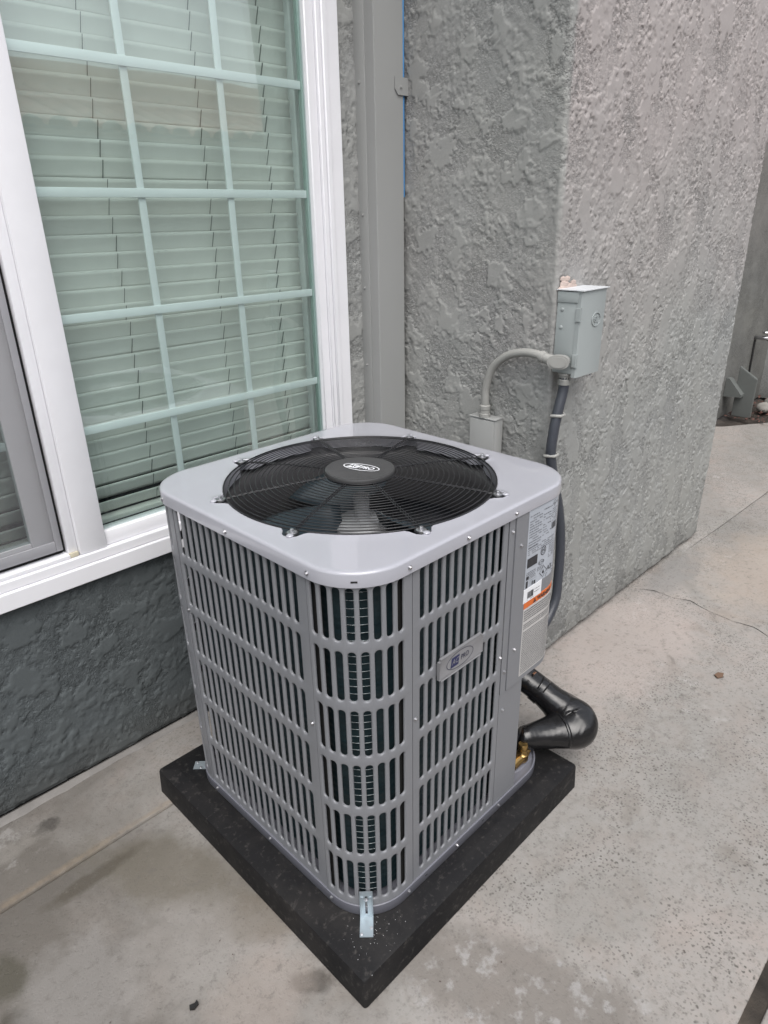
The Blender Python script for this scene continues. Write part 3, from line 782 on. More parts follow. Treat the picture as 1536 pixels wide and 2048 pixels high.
def louver_panel(name, s0, s1, z0, z1, cols, wslot, off=0.0, rows=ROWS, label=None):
    V = []; F = []
    hw = wslot/2
    cb = [s0]+[(a+b)/2 for a, b in zip(cols, cols[1:])]+[s1]
    rws = sorted(rows); rb = [z0]+[(a[1]+b[0])/2 for a, b in zip(rws, rws[1:])]+[z1]
    prof = [(.0036, 0), (.0022, -.0003), (.0010, -.0010), (.0003, -.0022), (0, -.0035), (0, -.0050)]
    for ci, c in enumerate(cols):
        L_, R_ = c-cb[ci], cb[ci+1]-c
        for ri, (b0, b1) in enumerate(rws):
            zt, zb = rb[ri+1], rb[ri]
            # ring of directions: top semicircle then bottom semicircle
            ct, cbm = b1-hw, b0+hw
            dirs = []
            def angs(up, right, left):
                A_ = [k*math.pi/8 for k in range(9)]+[math.atan2(up, right), math.pi-math.atan2(up, left)]
                return sorted(set(round(a, 5) for a in A_))
            top = angs(zt-ct, R_, L_); bot = angs(cbm-zb, R_, L_)
            pts = []
            for a in top:
                cc, ss = math.cos(a), math.sin(a)
                t = min((R_/cc if cc > 1e-6 else 9), (L_/-cc if cc < -1e-6 else 9), ((zt-ct)/ss if ss > 1e-6 else 9))
                pts.append((c, ct, cc, ss, t))
            for a in bot[::-1]:
                cc, ss = math.cos(a), -math.sin(a)
                t = min((R_/cc if cc > 1e-6 else 9), (L_/-cc if cc < -1e-6 else 9), ((cbm-zb)/-ss if ss < -1e-6 else 9))
                pts.append((c, cbm, cc, ss, t))
            n = len(pts); base_i = len(V)
            for (u, v, cc, ss, t) in pts:
                x, y, nx, ny = acp(u+cc*t, off); V.append((x, y, v+ss*t))
            for g, d in prof:
                for (u, v, cc, ss, t) in pts:
                    r = min(hw+g, t-1e-5); x, y, nx, ny = acp(u+cc*r, off+d); V.append((x, y, v+ss*r))
            for q in range(len(prof)):
                for k in range(n):
                    a = base_i+q*n+k; b = base_i+q*n+(k+1) % n
                    F.append((a, a+n, b+n, b))
    # returned edges of the sheet
    for sa, dirn in ((s0, 1), (s1, -1)):
        i = len(V)
        for z in (z0, z1):
            for dd in (0, -.008):
                x, y, _, _ = acp(sa, off+dd); V.append((x, y, z))
        F.append((i, i+1, i+3, i+2))
    o = pymesh(name, V, F, M_acp, ac, auto=55)
    if label: o['label'] = label
    return o
def strip(name, s0, s1, z0, z1, off, mat, th=.002, ns=None, parent=None, bev=0.0008):
    ns = ns or max(1, int((s1-s0)/.01)); V = []; F = []
    prof = [(z0, off-th), (z0, off-bev), (z0+bev, off), (z1-bev, off), (z1, off-bev), (z1, off-th)]
    for i in range(ns+1):
        s = s0+(s1-s0)*i/ns
        for z, d in prof:
            x, y, _, _ = acp(s, d); V.append((x, y, z))
    m = len(prof)
    for i in range(ns):
        for k in range(m-1): F.append((i*m+k, (i+1)*m+k, (i+1)*m+k+1, i*m+k+1))
    F.append(tuple(range(m-1, -1, -1))); F.append(tuple(ns*m+k for k in range(m)))
    return pymesh(name, V, F, mat, parent or ac, auto=35)
ZB, ZT = .118, .9745
cp = .0272
# left panel
left_cols = [-(1.400-.02745*i-(Y0+RC)) for i in range(17)]
louver_panel('side_panel', -.5145, -.0165, ZB, ZT, left_cols, .0162)
louver_panel('corner_panel', -.0140, S(.8530), ZB, ZT, [.003+.0268*i for i in range(8)], .0160, .0012)
louver_panel('side_panel', S(.8560), S(1.1760), ZB, ZT, [S(.887+.02655*i) for i in range(11)], .0155)
s_rl = -LS-QA
louver_panel('corner_panel', s_rl-.03, -.5170, ZB, ZT, [-.5170-.034-.0268*i for i in range(7, -1, -1)], .0160, .0012)
strip('frame_strip', S(1.1775), S(1.1985), .49, ZT, .002, M_acp)
# service panel upper, wrapping round the right corner
strip('service_panel', S(1.2005), S(X1-RC)+QA+.22, .492, ZT, .0045, M_acp, .004, 60)
o = strip('lower_panel', S(1.1775), S(1.276), ZB, .4895, .0005, M_acp)
# inner partition seen below the service panel
bm = bmesh.new()
box(bm, 1.270, 1.276, Y0+.001, .93, ZB, .492)
box(bm, 1.276, 1.300, .93, .934, ZB, .492); box(bm, 1.296, 1.300, .934, Y1-.02, ZB, .492)
obj('valve_plate', bm, M_acp, ac)
# rear and right side closing panels
strip('rear_panel', S(X1-RC)+QA+.222, S(X1-RC)+QA+LS, .12, ZT, 0, M_acp)
strip('rear_panel', S(X1-RC)+2*QA+LS-.19, PER+s_rl-.032, ZB, ZT, -.001, M_acp, ns=90)
# base pan
def rloop(off, n=10):
    return rr(X0-off, X1+off, Y0-off, Y1+off, RC+off, n)
bm = bmesh.new()
loft(bm, [(rloop(.002, 14), .087), (rloop(.0035, 14), .089), (rloop(.0035, 14), .1165), (rloop(.0020, 14), .1178), (rloop(-.001, 14), .1178), (rloop(-.002, 14), .106)])
obj('base_pan', bm, M_pan, ac, auto=40)
bm = bmesh.new(); loft(bm, [(rr(1.302, 1.452, .81, 1.20, .05, 6), .1062), (rr(1.306, 1.448, .814, 1.196, .05, 6), .110)]); obj('pan_emboss', bm, M_pan, ac, auto=40)
# ---- top cap
CX, CY = 1.0815, 1.1665
RH = .3335
def cap_mesh():
    N = 256; offs = .0075
    V = []; F = []
    def outer(a, off, z):
        # radial intersection with the rounded square, sampled by direction
        c, s_ = math.cos(a), math.sin(a); h = (X1-X0)/2+off; r = RC+off
        k = h-r
        t = h/max(abs(c), abs(s_)); x, y = c*t, s_*t
        if abs(x) > k and abs(y) > k:
            px, py = math.copysign(k, x), math.copysign(k, y)
            b = c*px+s_*py; q = b*b-(px*px+py*py-r*r); t = b+math.sqrt(max(0, q)); x, y = c*t, s_*t
        return CX+x, CY+y, z
    clip = [rad(-157.5+45*i) for i in range(8)]
    def hole(a):
        d = min(abs((a-c+math.pi) % (2*math.pi)-math.pi) for c in clip)*RH
        w_ = .026
        if d < w_: return RH+.030*max(0, 1-(max(0, d-.012)/(w_-.012)))**.6 if d > .012 else RH+.030
        return RH
    rings = [('o', offs, .9745), ('o', offs, 1.0005), ('o', offs-.0012, 1.0035), ('o', offs-.004, 1.0058), ('o', offs-.0095, 1.0065), ('o', offs-.016, 1.0066), ('h', .030, 1.0067), ('h', .0075, 1.0068), ('h', .005, 1.0074), ('h', .003, 1.0074), ('h', .001, 1.006), ('h', 0, .994), ('h', .0, .978)]
    for t, d, z in rings:
        for k in range(N):
            a = 2*math.pi*k/N
            if t == 'o': V.append(outer(a, d, z))
            else:
                h = hole(a); r = h+d if d < .02 else RH+.0405; V.append((CX+r*math.cos(a), CY+r*math.sin(a), z))
    for q in range(len(rings)-1):
        for k in range(N): F.append((q*N+k, q*N+(k+1) % N, (q+1)*N+(k+1) % N, (q+1)*N+k))
    # inward return of the lip
    b = len(V)
    for k in range(N): V.append(outer(2*math.pi*k/N, offs-.004, .9745))
    for k in range(N): F.append((b+k, b+(k+1) % N, (k+1) % N, k))
    return pymesh('top_cap', V, F, M_ac, ac, auto=50)
cap_mesh()
# venturi ring
bm = bmesh.new()
N = 96; prof = [(RH+.034, .9785), (RH+.030, .970), (RH+.006, .966), (RH-.002, .955), (RH-.008, .93), (RH-.012, .86), (RH-.004, .82)]
R_ = [[bm.verts.new((CX+r*math.cos(2*math.pi*k/N), CY+r*math.sin(2*math.pi*k/N), z)) for k in range(N)] for r, z in prof]
for a, b in zip(R_, R_[1:]):
    for k in range(N): bm.faces.new((b[k], b[(k+1) % N], a[(k+1) % N], a[k]))
obj('fan_shroud', bm, M_shroud, ac, True)
# liner that closes the gap between cap and coil
V = []; F = []
N = 96
# ---- coil
zc = np.arange(.125, .965, .0046)
ns_ = 150
Pm = np.zeros((ns_, len(zc), 3))
s_start, s_end = -LS-QA*1.6, S(1.20)
for i in range(ns_):
    s = s_start+(s_end-s_start)*i/(ns_-1)
    for j, z in enumerate(zc):
        # corrugation follows the tube rows
        d = -.032+.0006*math.cos(2*math.pi*z/.0184)
        x, y, _, _ = acp(s, d); Pm[i, j] = (x, y, z)
gridmesh('condenser_coil', Pm, M_coil, ac)
bm = bmesh.new()
for k, z in enumerate(np.arange(.135, .96, .0184)):
    pts = []
    for i in range(16):
        s = .058+(QA-.050-.058)*i/15; x, y, _, _ = acp(s, -.0300); pts.append((x, y, z))
    sweep(pts, .0010, 5, bm=bm, cap=False)
tb = obj('coil_tubes', bm, M_tube, ac, True); tb['kind'] = 'stuff'
# internal posts seen as black behind the corner panel's first and last slots
for sp in (-.004, .2105):
    strip('inner_post', sp-.012, sp+.010, .12, .97, -.014, M_dark, .006)
bm = bmesh.new(); box(bm, X0+.05, X1-.05, Y0+.05, Y1-.05, .119, .124); obj('inner_floor', bm, M_dark, ac)
# ---- fan
fan = empty('fan'); fan.parent = ac; fan.matrix_parent_inverse = Matrix.Translation(-ac.location)
def sub_ac(o): 
    o.parent = fan; return o
for b in range(3):
    a0 = rad(38+120*b); bm = bmesh.new(); NR, NA = 10, 12; G = []
    for i in range(NR+1):
        r = .055+(.305-.055)*i/NR; sw = .50*(i/NR)**1.3; wd = .62+.30*math.sin(math.pi*min(1, i/NR*1.1)*.75)
        row = []
        for j in range(NA+1):
            t = j/NA-.5; a = a0+sw+t*wd
            z = .905-.105*t*(.6+.4*(1-i/NR))-.02*(2*t)**2+.012*(i/NR)
            row.append(bm.verts.new((CX+r*math.cos(a), CY+r*math.sin(a), z)))
        G.append(row)
    for i in range(NR):
        for j in range(NA): bm.faces.new((G[i][j], G[i+1][j], G[i+1][j+1], G[i][j+1]))
    o = sub_ac(obj('blade', bm, M_blade if b else M_blade, None, True)); md = o.modifiers.new('s', 'SOLIDIFY'); md.thickness = .003
bm = bmesh.new(); lathe(bm, [(.070, .72), (.075, .73), (.075, .88), (.060, .895), (.020, .90), (.02, .96)], 32, Matrix.Translation((CX, CY, 0))); sub_ac(obj('motor', bm, M_bladel, None, auto=40))
# ---- grille
gr = None
bm = bmesh.new()
def gz(r): return 1.0215-.0125*(r/.33)**2
nr = 20
radii = [.091+(.327-.083)*i/(nr-1) for i in range(nr)]
for r in radii:
    pts = [(CX+.004*(1-r/.33)+r*math.cos(a), CY+.004*(1-r/.33)+r*math.sin(a), gz(r)) for a in np.linspace(0, 2*math.pi, 97)[:-1]]
    sweep(pts, (.0013 if r < .32 else .0020), 6, closed=True, bm=bm)
gr = obj('fan_grille', bm, M_blk, ac, True)
clipa = [-157.5+45*i for i in range(8)]
def sub_gr(name, bm, mat, auto=40, smooth=False):
    o = obj(name, bm, mat, None, smooth, None if smooth else auto); o.parent = gr; return o
for a in clipa:
    c, s_ = math.cos(rad(a)), math.sin(rad(a)); bm = bmesh.new()
    for dd in (-.0028, .0028):
        pts = []
        for i in range(39):
            r = .07+(.338-.07)*i/38; z = gz(r)-.0008+(.0014 if i % 2 else -.0014)
            if r > .328: z -= (r-.328)*.5
            pts.append((CX+c*r-s_*dd, CY+s_*r+c*dd, z))
        sweep(pts, .0017, 5, bm=bm)
    sub_gr('radial_rod', bm, M_blk, smooth=True)
    bm = bmesh.new()
    loop = [(CX+c*(.347+.0125*math.cos(t))-s_*.0125*math.sin(t), CY+s_*(.347+.0125*math.cos(t))+c*.0125*math.sin(t), 1.0055) for t in np.linspace(0, 2*math.pi, 20)[:-1]]
    sweep(loop, .0028, 6, closed=True, bm=bm); sub_gr('clip_loop', bm, M_blk, smooth=True)
    bm = bmesh.new(); lathe(bm, [(.0112, 1.0075), (.0112, 1.009), (.0100, 1.0098)], 20, Matrix.Translation((CX+c*.347, CY+s_*.347, 0))); lathe(bm, [(.0062, 1.0098), (.0062, 1.0114)], 14, Matrix.Translation((CX+c*.347, CY+s_*.347, 0)))
    lathe(bm, [(.0044, 1.0114), (.0044, 1.0152), (.0036, 1.0164)], 6, Matrix.Translation((CX+c*.347, CY+s_*.347, 0)))
    o = obj('grille_bolt', bm, M_zinc, ac, auto=35)
    bm = bmesh.new(); bmesh.ops.create_uvsphere(bm, u_segments=14, v_segments=8, radius=1, matrix=Matrix.Translation((CX+c*.364-s_*.004, CY+s_*.364+c*.004, 1.0085)) @ Matrix.Diagonal((.008, .008, .0035, 1)))
    obj('cap_dimple', bm, M_ac, ac, True)
bm = bmesh.new()
HX, HY = CX+.002, CY+.004
lathe(bm, [(.079, 1.012), (.086, 1.014), (.0875, 1.018), (.0875, 1.0255), (.086, 1.0285), (.082, 1.0298), (.0805, 1.0292)], 64, Matrix.Translation((HX, HY, 0)))
hub = sub_gr('hub_plate', bm, M_hub)
p = Print(); p.ring(0, 0, .0500, .0220, .0026)
p.rect(-.038, -.008, -.0115, .0125, .006)
p.text('PRO', .0155, -.001, .0235, .25, .0006, .82)
ha = math.atan2(-.091, .029)
def hubmap(u, v):
    c, s_ = math.cos(ha), math.sin(ha); return (HX+.005+c*u-s_*v, HY+.0+s_*u+c*v, 1.0301)
o = p.build('hub_emblem', M_white, ac, hubmap)
p = Print(); p.text('AC', -.0215, .0005, .022, .25, .0006, .85)
p.build('hub_letters', M_hub, ac, lambda u, v: tuple(a+b for a, b in zip(hubmap(u, v), (0, 0, .0004))))

# ---- screws of the cabinet
def acscrew(s, z, off=.002): x, y, nx, ny = acp(s, off); screw((x, y, z), (nx, ny, 0), ac)
sy = lambda Y: -(Y-(Y0+RC))
for s, z in ((sy(1.455), .985), (sy(1.180), .987), (sy(.905), .988), (S(.840), .988), (S(1.020), .987), (S(1.192), .987)): acscrew(s, z, .0078)
for s, z, o_ in ((S(1.1905), .940, .002), (S(1.224), .893, .0045), (S(1.224), .606, .0045), (S(1.1705), .606, 0), (S(1.189), .556, .002), (S(1.194), .435, .0005), (S(.864), .608, 0), (sy(.932), .612, 0), (sy(1.415), .690, 0)): acscrew(s, z, o_)
for s in (sy(1.40), sy(1.15), sy(.905), S(.838), S(1.02), S(1.20)): acscrew(s, .1035, .0035)
p = Print(); p.rect(-.006, .006, -.002, .002)
p.build('cap_slot', M_dark, ac, onac(.0079, QA/2, .987))
for s in (S(.90), S(1.13)): 
    p = Print(); p.rect(-.004, .004, -.0014, .0014); p.build('pan_slot', M_dark, ac, onac(.0039, s, .103))

# ---- badge
bm = bmesh.new()
box(bm, .929, 1.083, .7745, .7815, .6695, .7275)
es = [e for e in bm.edges if abs(e.verts[0].co.y-e.verts[1].co.y) > .001]
bmesh.ops.bevel(bm, geom=es, offset=.006, segments=4, affect='EDGES')
fr_ = [f for f in bm.faces if f.normal.y < -.9]
r = bmesh.ops.inset_region(bm, faces=fr_, thickness=.0028, depth=0); 
for f in [f for f in bm.faces if f.normal.y < -.9 and f.calc_area() > .004]:
    for v in f.verts: v.co.y += .0014
badge = obj('badge', bm, M_badge, ac, auto=30); badge['label'] = 'silver name badge with oval logo'
bx = lambda y: (lambda u, v: (1.001+u, y, .6995+v))
def sub_b(o): o.parent = badge
p = Print(); p.ring(0, 0, .047, .0215, .0016); sub_b(p.build('oval', M_navy, None, bx(.7755)))
p = Print(); p.rect(-.0335, -.006, -.0125, .0125, .004); sub_b(p.build('blue_square', simple('badge_blue', (.016, .02, .085, 1), .4), None, bx(.7754)))
p = Print(); p.text('AC', -.018, 0, .0185, .3, .0001, .9); sub_b(p.build('letters', M_badge, None, bx(.7750)))
p = Print(); p.text('PRO', .0165, -.0005, .0185, .05, .0002, .80); sub_b(p.build('letters', M_navy, None, bx(.7753)))

# ---- rating label
def words(P_, u0, u1, v, h, rnd, gap=.0016, dens=.92, nmin=.0025, nmax=.009):
    u = u0
    while u < u1-.001:
        w_ = min(rnd.uniform(nmin, nmax), u1-u)
        if rnd.random() < dens: 
            # letters as small dashes
            x = u
            while x < u+w_-.0004:
                lw = rnd.uniform(.0006, .0011); P_.rect(x, min(x+lw, u+w_), v, v+h*rnd.choice((1, 1, .75)))
                x += lw+.00035
        u += w_+gap
rl = strip('rating_label', S(1.250), S(1.3815), .762, .972, .0050, M_labelg, .0006, 24); rl['label'] = 'silver rating label with fine print'
def sub_l(o, par): o.parent = par; return o
rnd = random.Random(5)
p = Print()
L0 = 0
zt = .955
for i in range(13):
    v = zt-.0068*i
    words(p, .004, .056 if i % 3 else .044, v, .0028, rnd, dens=.8)
    if i < 11: words(p, .062, .098, v+.001, .0026, rnd, dens=.6)
for i in range(7): words(p, .100, .126, .946-.0052*i, .0022, rnd, dens=.85)
for i in range(4): words(p, .004, .120, .872-.0055*i, .0024, rnd)
for i in range(8): words(p, .096, .126, .850-.0045*i, .002, rnd)
for i in range(5): words(p, .004, .044, .806-.0045*i, .0022, rnd)
for i in range(3): words(p, .050, .078, .804-.004*i, .002, rnd)
sub_l(p.build('fine_print', M_inkg, None, onac(.0058, S(1.250), 0)), rl)
p = Print()
p.rect(.004, .047, .821, .846); 
# certification ring mark, barcode, flame diamonds, small diagrams
p.ring(.072, .846, .0115, .0125, .0018); p.ring(.072, .846, .007, .0078, .0012); p.text('ETL', .072, .846, .008, 0, .0002)
x = .100
while x < .124: 
    wv = rnd.choice((.0006, .001, .0016)); p.rect(x, x+wv, .893, .911); x += wv+rnd.choice((.0006, .001))
p.ring(.066, .816, .0125, .0068, .0011); p.text('AC PRO', .066, .816, .0062, .2, .0001)
def diamond(P_, u, v, r, t):
    V = []; 
    for k in range(4): V += [(u+r*math.cos(k*math.pi/2), v+r*math.sin(k*math.pi/2)), (u+(r-t)*math.cos(k*math.pi/2), v+(r-t)*math.sin(k*math.pi/2))]
    P_.add(V, [(2*k, 2*((k+1) % 4), 2*((k+1) % 4)+1, 2*k+1) for k in range(4)])
def flame(P_, u, v, s_):
    P_.add([(u-.5*s_, v-.6*s_), (u+.5*s_, v-.6*s_), (u+.6*s_, v-.1*s_), (u+.25*s_, v+.3*s_), (u+.1*s_, v+1*s_), (u-.3*s_, v+.4*s_), (u-.6*s_, v-.05*s_)], [(0, 1, 2, 3, 4, 5, 6)])
diamond(p, .078, .786, .0165, .0016); flame(p, .078, .785, .0075); p.text('A2L', .109, .787, .020, 0, .0001, .85)
diamond(p, .108, .961, .0085, .001); flame(p, .108, .960, .004); p.text('A2L', .1235, .960, .0075)
p.rect(.004, .014, .789, .797); p.rect(.010, .0104, .766, .780); p.rect(.022, .0224, .766, .783); p.rect(.022, .048, .7826, .783); p.rect(.030, .034, .767, .778); p.rect(.038, .045, .766, .776); p.rect(.004, .012, .766, .785)
p.rect(.092, .093, .764, .774); p.rect(.092, .126, .7735, .7745); p.rect(.125, .126, .764, .7745)
sub_l(p.build('symbols', M_ink, None, onac(.0059, S(1.250), 0)), rl)
bl_ = strip('barcode_label', S(1.2485), S(1.3265), .724, .7640, .0054, M_white, .0006, 6)
p = Print(); x = .016
while x < .042:
    wv = rnd.choice((.0007, .0012, .002)); p.rect(x, x+wv, .7335, .752); x += wv+rnd.choice((.0007, .0012))
p.rect(.003, .005, .728, .729); words(p, .046, .070, .748, .002, rnd); words(p, .046, .070, .740, .002, rnd); words(p, .016, .044, .729, .0018, rnd)
sub_l(p.build('bars', M_ink, None, onac(.0062, S(1.2485), 0)), bl_)
# warning label
wl = strip('warning_label', S(1.2535), S(1.3975), .506, .706, .0050, M_label2, .0006, 30); wl['label'] = 'grey warning label densely printed in English'
wo_ = strip('warning_band', S(1.2535), S(1.3975), .7062, .7265, .0050, M_orange, .0006, 30); wo_['label'] = 'orange warning header band'
p = Print()
p.text('WARNING', .092, .7155, .0145, 0, .0004, .95)
p.add([(.040, .7095), (.054, .7095), (.047, .7225)], [(0, 1, 2)])
sub_l(p.build('letters', M_ink, None, onac(.0059, S(1.2535), 0)), wo_)
p = Print(); p.text('!', .047, .7150, .009, 0, .0004); sub_l(p.build('letters', M_orange, None, onac(.0062, S(1.2535), 0)), wo_)
p = Print(); z = .697; i = 0
while z > .512:
    h = .0036 if i < 5 else .0030
    if i not in (5, 9): words(p, .003, .140 if i % 4 else .125, z, h, rnd, gap=.0012, dens=1)
    z -= .0066 if i < 5 else .0056; i += 1
sub_l(p.build('fine_print', M_inkg, None, onac(.0058, S(1.2535), 0)), wl)

# ---- hold-down brackets
def bracket(cx, cy, dx, dy):
    n = Vector((dx, dy, 0)).normalized(); t = Vector((-n.y, n.x, 0)); o0 = Vector((cx, cy, 0)); bm = bmesh.new()
    W = .0155
    def pt(u, d, z): return o0+t*u+n*d+Vector((0, 0, z))
    # vertical strap with a long slot and two stiffening ribs
    def plate(u0, u1, z0, z1, d=.0055, th=.0018):
        v = [bm.verts.new(pt(u, dd, z)) for dd in (d, d-th) for (u, z) in ((u0, z0), (u1, z0), (u1, z1), (u0, z1))]
        for f in ((0, 1, 2, 3), (7, 6, 5, 4), (0, 4, 5, 1), (1, 5, 6, 2), (2, 6, 7, 3), (3, 7, 4, 0)): bm.faces.new([v[i] for i in f])
    plate(-W, -.0028, .0878, .172); plate(.0028, W, .0878, .172); plate(-.0028, .0028, .158, .172); plate(-.0028, .0028, .0878, .099)
    for u in (-.0095, .0095): plate(u-.003, u+.003, .0895, .157, .0075, .002)
    # foot
    v = [bm.verts.new(pt(u, d, z)) for z in (.0895, .0875) for (u, d) in ((-W, .0040), (W, .0040), (W, .055), (-W, .055))]
    for f in ((0, 1, 2, 3), (7, 6, 5, 4), (0, 4, 5, 1), (1, 5, 6, 2), (2, 6, 7, 3), (3, 7, 4, 0)): bm.faces.new([v[i] for i in f])
    bmesh.ops.recalc_face_normals(bm, faces=bm.faces)
    b = obj('hold_down_bracket', bm, M_galv, ac)
    s1 = screw(pt(0, .006, .1475), n, ac); 
    screw(pt(.011, .033, .0896), (0, 0, 1), ac, s=.8); screw(pt(-.011, .048, .0896), (0, 0, 1), ac, s=.7)
q = 1/math.sqrt(2)
bracket(X0+RC-(RC+.003)*q-.001, Y0+RC-(RC+.003)*q+.002, -1, -1)
bracket(X0+RC-(RC+.003)*q+.01, Y1-RC+(RC+.003)*q-.012, -1, 1)
# ---- service valves (brass)
def valve(x, y, z, s=1.0):
    bm = bmesh.new()
    M0 = Matrix.Translation((x, y, z)) @ Matrix.Diagonal((s, s, s, 1))
    lathe(bm, [(.0165, -.030), (.018, -.026), (.018, -.006), (.012, 0), (.011, .008), (.0145, .011), (.0145, .026), (.0125, .029), (.008, .0285)], 14, M0)
    lathe(bm, [(.013, 0), (.013, .018), (.010, .021), (.010, .030)], 10, M0 @ Matrix.Translation((.0, 0, -.018)) @ Matrix.Rotation(rad(80), 4, 'Y'))
    lathe(bm, [(.016, 0), (.016, .05)], 10, M0 @ Matrix.Translation((-.005, 0, -.018)) @ Matrix.Rotation(rad(-90), 4, 'Y'))
    return obj('service_valve', bm, M_brass, ac, auto=40)
valve(1.378, .826, .147); valve(1.385, .905, .235, .9)
bm = bmesh.new(); sweep([(1.30, .905, .235), (1.36, .905, .215), (1.43, .89, .19)], .011, 10, bm=bm); obj('pipe_stub', bm, M_copper, ac, True)

# ================================================================== LINE SET (black insulation)
ls = empty('insulated_line_set', 'black foam insulated refrigerant line bending beside the air conditioner', 'refrigerant line', (1.5, .85, .1))
key = [((1.402, .856, .172), .030), ((1.415, .842, .166), .038), ((1.45, .826, .162), .043), ((1.49, .804, .160), .049), ((1.527, .784, .158), .060), ((1.560, .768, .160), .070), ((1.580, .782, .168), .069), ((1.580, .815, .184), .059), ((1.572, .850, .205), .047), ((1.563, .895, .229), .043), ((1.548, .945, .256), .043), ((1.53, 1.02, .29), .043), ((1.52, 1.25, .30), .043), ((1.62, 1.80, .32), .043)]
pts = catmull([k[0] for k in key], 8); rr_ = [float(v) for v in np.interp(np.linspace(0, len(key)-1, len(pts)), range(len(key)), [k[1] for k in key])]
rs = np.random.RandomState(9)
def sq(i, a):
    g = 1 if i < 60 else .3
    return 1+.035*math.sin(3*a+i*.13)+.07*g*math.sin(2*a-i*.06+.6)+.02*g*math.sin(5*a+i*.2)
bm = sweep(pts, rr_, 28, squash=sq)
obj('insulation', bm, M_foam, ls, True)
bm = bmesh.new(); box(bm, 1.541, 1.556, .905, .912, .2915, .2935, .001, 1); obj('bare_pipe_patch', bm, M_copper, ls)
# overlapping tape seam and a torn cuff
i = 26
bm = sweep([pts[k] for k in (29, 30, 31)], [rr_[k]*1.022 for k in (29, 30, 31)], 28, squash=lambda i, a: sq(i+29, a)); obj('tape_seam', bm, M_foam, ls, True)
bm = sweep([pts[k] for k in (70, 71, 72, 73, 74)], [rr_[k]*1.03 for k in (70, 71, 72, 73, 74)], 24, squash=lambda i, a: sq(i+70, a)); obj('cuff', bm, M_foam, ls, True)
# ================================================================== loose bits
def chips(name, n, fx, mat, r0, r1, label, cat, z=.0, kind='stuff'):
    bm = bmesh.new()
    for i in range(n):
        x, y = fx(); r = random.uniform(r0, r1)
        bmesh.ops.create_icosphere(bm, subdivisions=1, radius=r, matrix=Matrix.Translation((x, y, z+r*.35)) @ Matrix.Rotation(random.uniform(0, 3), 4, 'Z') @ Matrix.Diagonal((random.uniform(.7, 1.6), random.uniform(.5, 1), .5, 1)))
    o = obj(name, bm, mat, None); tag(o, label, cat, kind=kind); return o
chips('drill_shavings', 45, lambda: (.70+random.gauss(0, .03)+random.uniform(-.01, .05), .775+random.gauss(0, .025)), M_white, .0004, .0009, 'pale drill shavings scattered on the black pad around the front bracket', 'debris', .0864)
chips('grit', 260, lambda: (random.uniform(-.2, 3.4), random.uniform(.15, 1.1)), simple('grit_brown', (.10, .08, .07, 1), .9), .0008, .0022, 'tiny dark grit scattered over the concrete', 'grit', 0)
def bit(x, y, pts2, label, mat, h=.004):
    bm = bmesh.new(); prism(bm, [(x+a, y+b) for a, b in pts2], .0005, h)
    tag(obj('debris_scrap', bm, mat), label, 'debris')
M_bit = simple('black_scrap', (.012, .012, .012, 1), .5); M_leaf = simple('dry_leaf', (.14, .085, .055, 1), .8)
bit(.347, .987, [(0, 0), (.008, -.006), (.020, -.003), (.022, .006), (.014, .003), (.004, .008)], 'curled black scrap lying left of the pad, farther from the camera', M_bit, .007)
bit(.295, .932, [(0, 0), (.006, -.002), (.013, .003), (.006, .006)], 'tiny black scrap nearest the left bottom corner', M_bit)
bit(1.615, .0, [(0, 0), (.02, .004), (.025, .014), (.010, .012)], 'dark scrap beside the right joint', M_bit)
bit(2.33, .60, [(0, 0), (.02, -.012), (.045, -.006), (.035, .012), (.012, .016)], 'brown dry leaf fragment on the concrete at the right', M_leaf, .004)
bit(.556, .612, [(0, 0), (.006, -.005), (.012, 0), (.008, .006)], 'small rust coloured crumb by the front corner of the pad', M_leaf, .005)

# ================================================================== BACKGROUND beyond the wing
bw = empty('garden_wall', 'darker stucco wall beyond the end of the grey wing', 'wall', (6, 1.95, 0))  # darker only by the shade mixed into its base colour
du = .012; nu = int(3.4/du); nv = int(3.0/du); H, mk = stucco_h(nu, nv, du, 71, 1., 1, .8)
P = np.zeros((nu, nv, 3)); P[..., 0] = np.linspace(3.45, 6.85, nu)[:, None]; P[..., 1] = 1.93-H*.6; P[..., 2] = np.linspace(0.0, 3.0, nv)[None, :]
gridmesh('wall_face', P, stucco_mat('shaded_stucco', (.17, .172, .165, 1), (.20, .19, .18, 1)), bw)  # the far wall's shade is mixed into this base colour
mkbox('wall_end', (6.85, 7.2, .0, 2.0, 0, 3.0), M_stucco, bw)
M_bgbox = simple('dark_grey_enamel', (.13, .14, .135, 1), .5)
ub = empty('utility_enclosure', 'tall narrow grey metal cover standing in the soil at the far right', 'utility cover', (6.2, 1.78, 0))
bm = bmesh.new(); 
box(bm, 5.97, 6.005, 1.715, 1.86, .02, .43)
for v in bm.verts:
    if v.co.z > .3 and v.co.y < 1.78: v.co.z -= .09
bmesh.ops.bevel(bm, geom=bm.edges[:], offset=.004, segments=2, affect='EDGES'); obj('panel', bm, M_bgbox, ub, auto=40)
sb = empty('slanted_vent_hood', 'small slanted grey hood on the wall beside the tall utility cover', 'vent hood', (5.95, 1.88, .2))
bm = bmesh.new()
poly = [(1.925, .335), (1.90, .335), (1.79, .215), (1.79, .195), (1.925, .185)]
A_ = [bm.verts.new((5.90, y, z)) for y, z in poly]; B_ = [bm.verts.new((5.98, y, z)) for y, z in poly]
bm.faces.new(A_); bm.faces.new(B_[::-1])
for k in range(5): bm.faces.new((A_[k], B_[k], B_[(k+1) % 5], A_[(k+1) % 5]))
bmesh.ops.recalc_face_normals(bm, faces=bm.faces); obj('hood', bm, M_bgbox, sb)
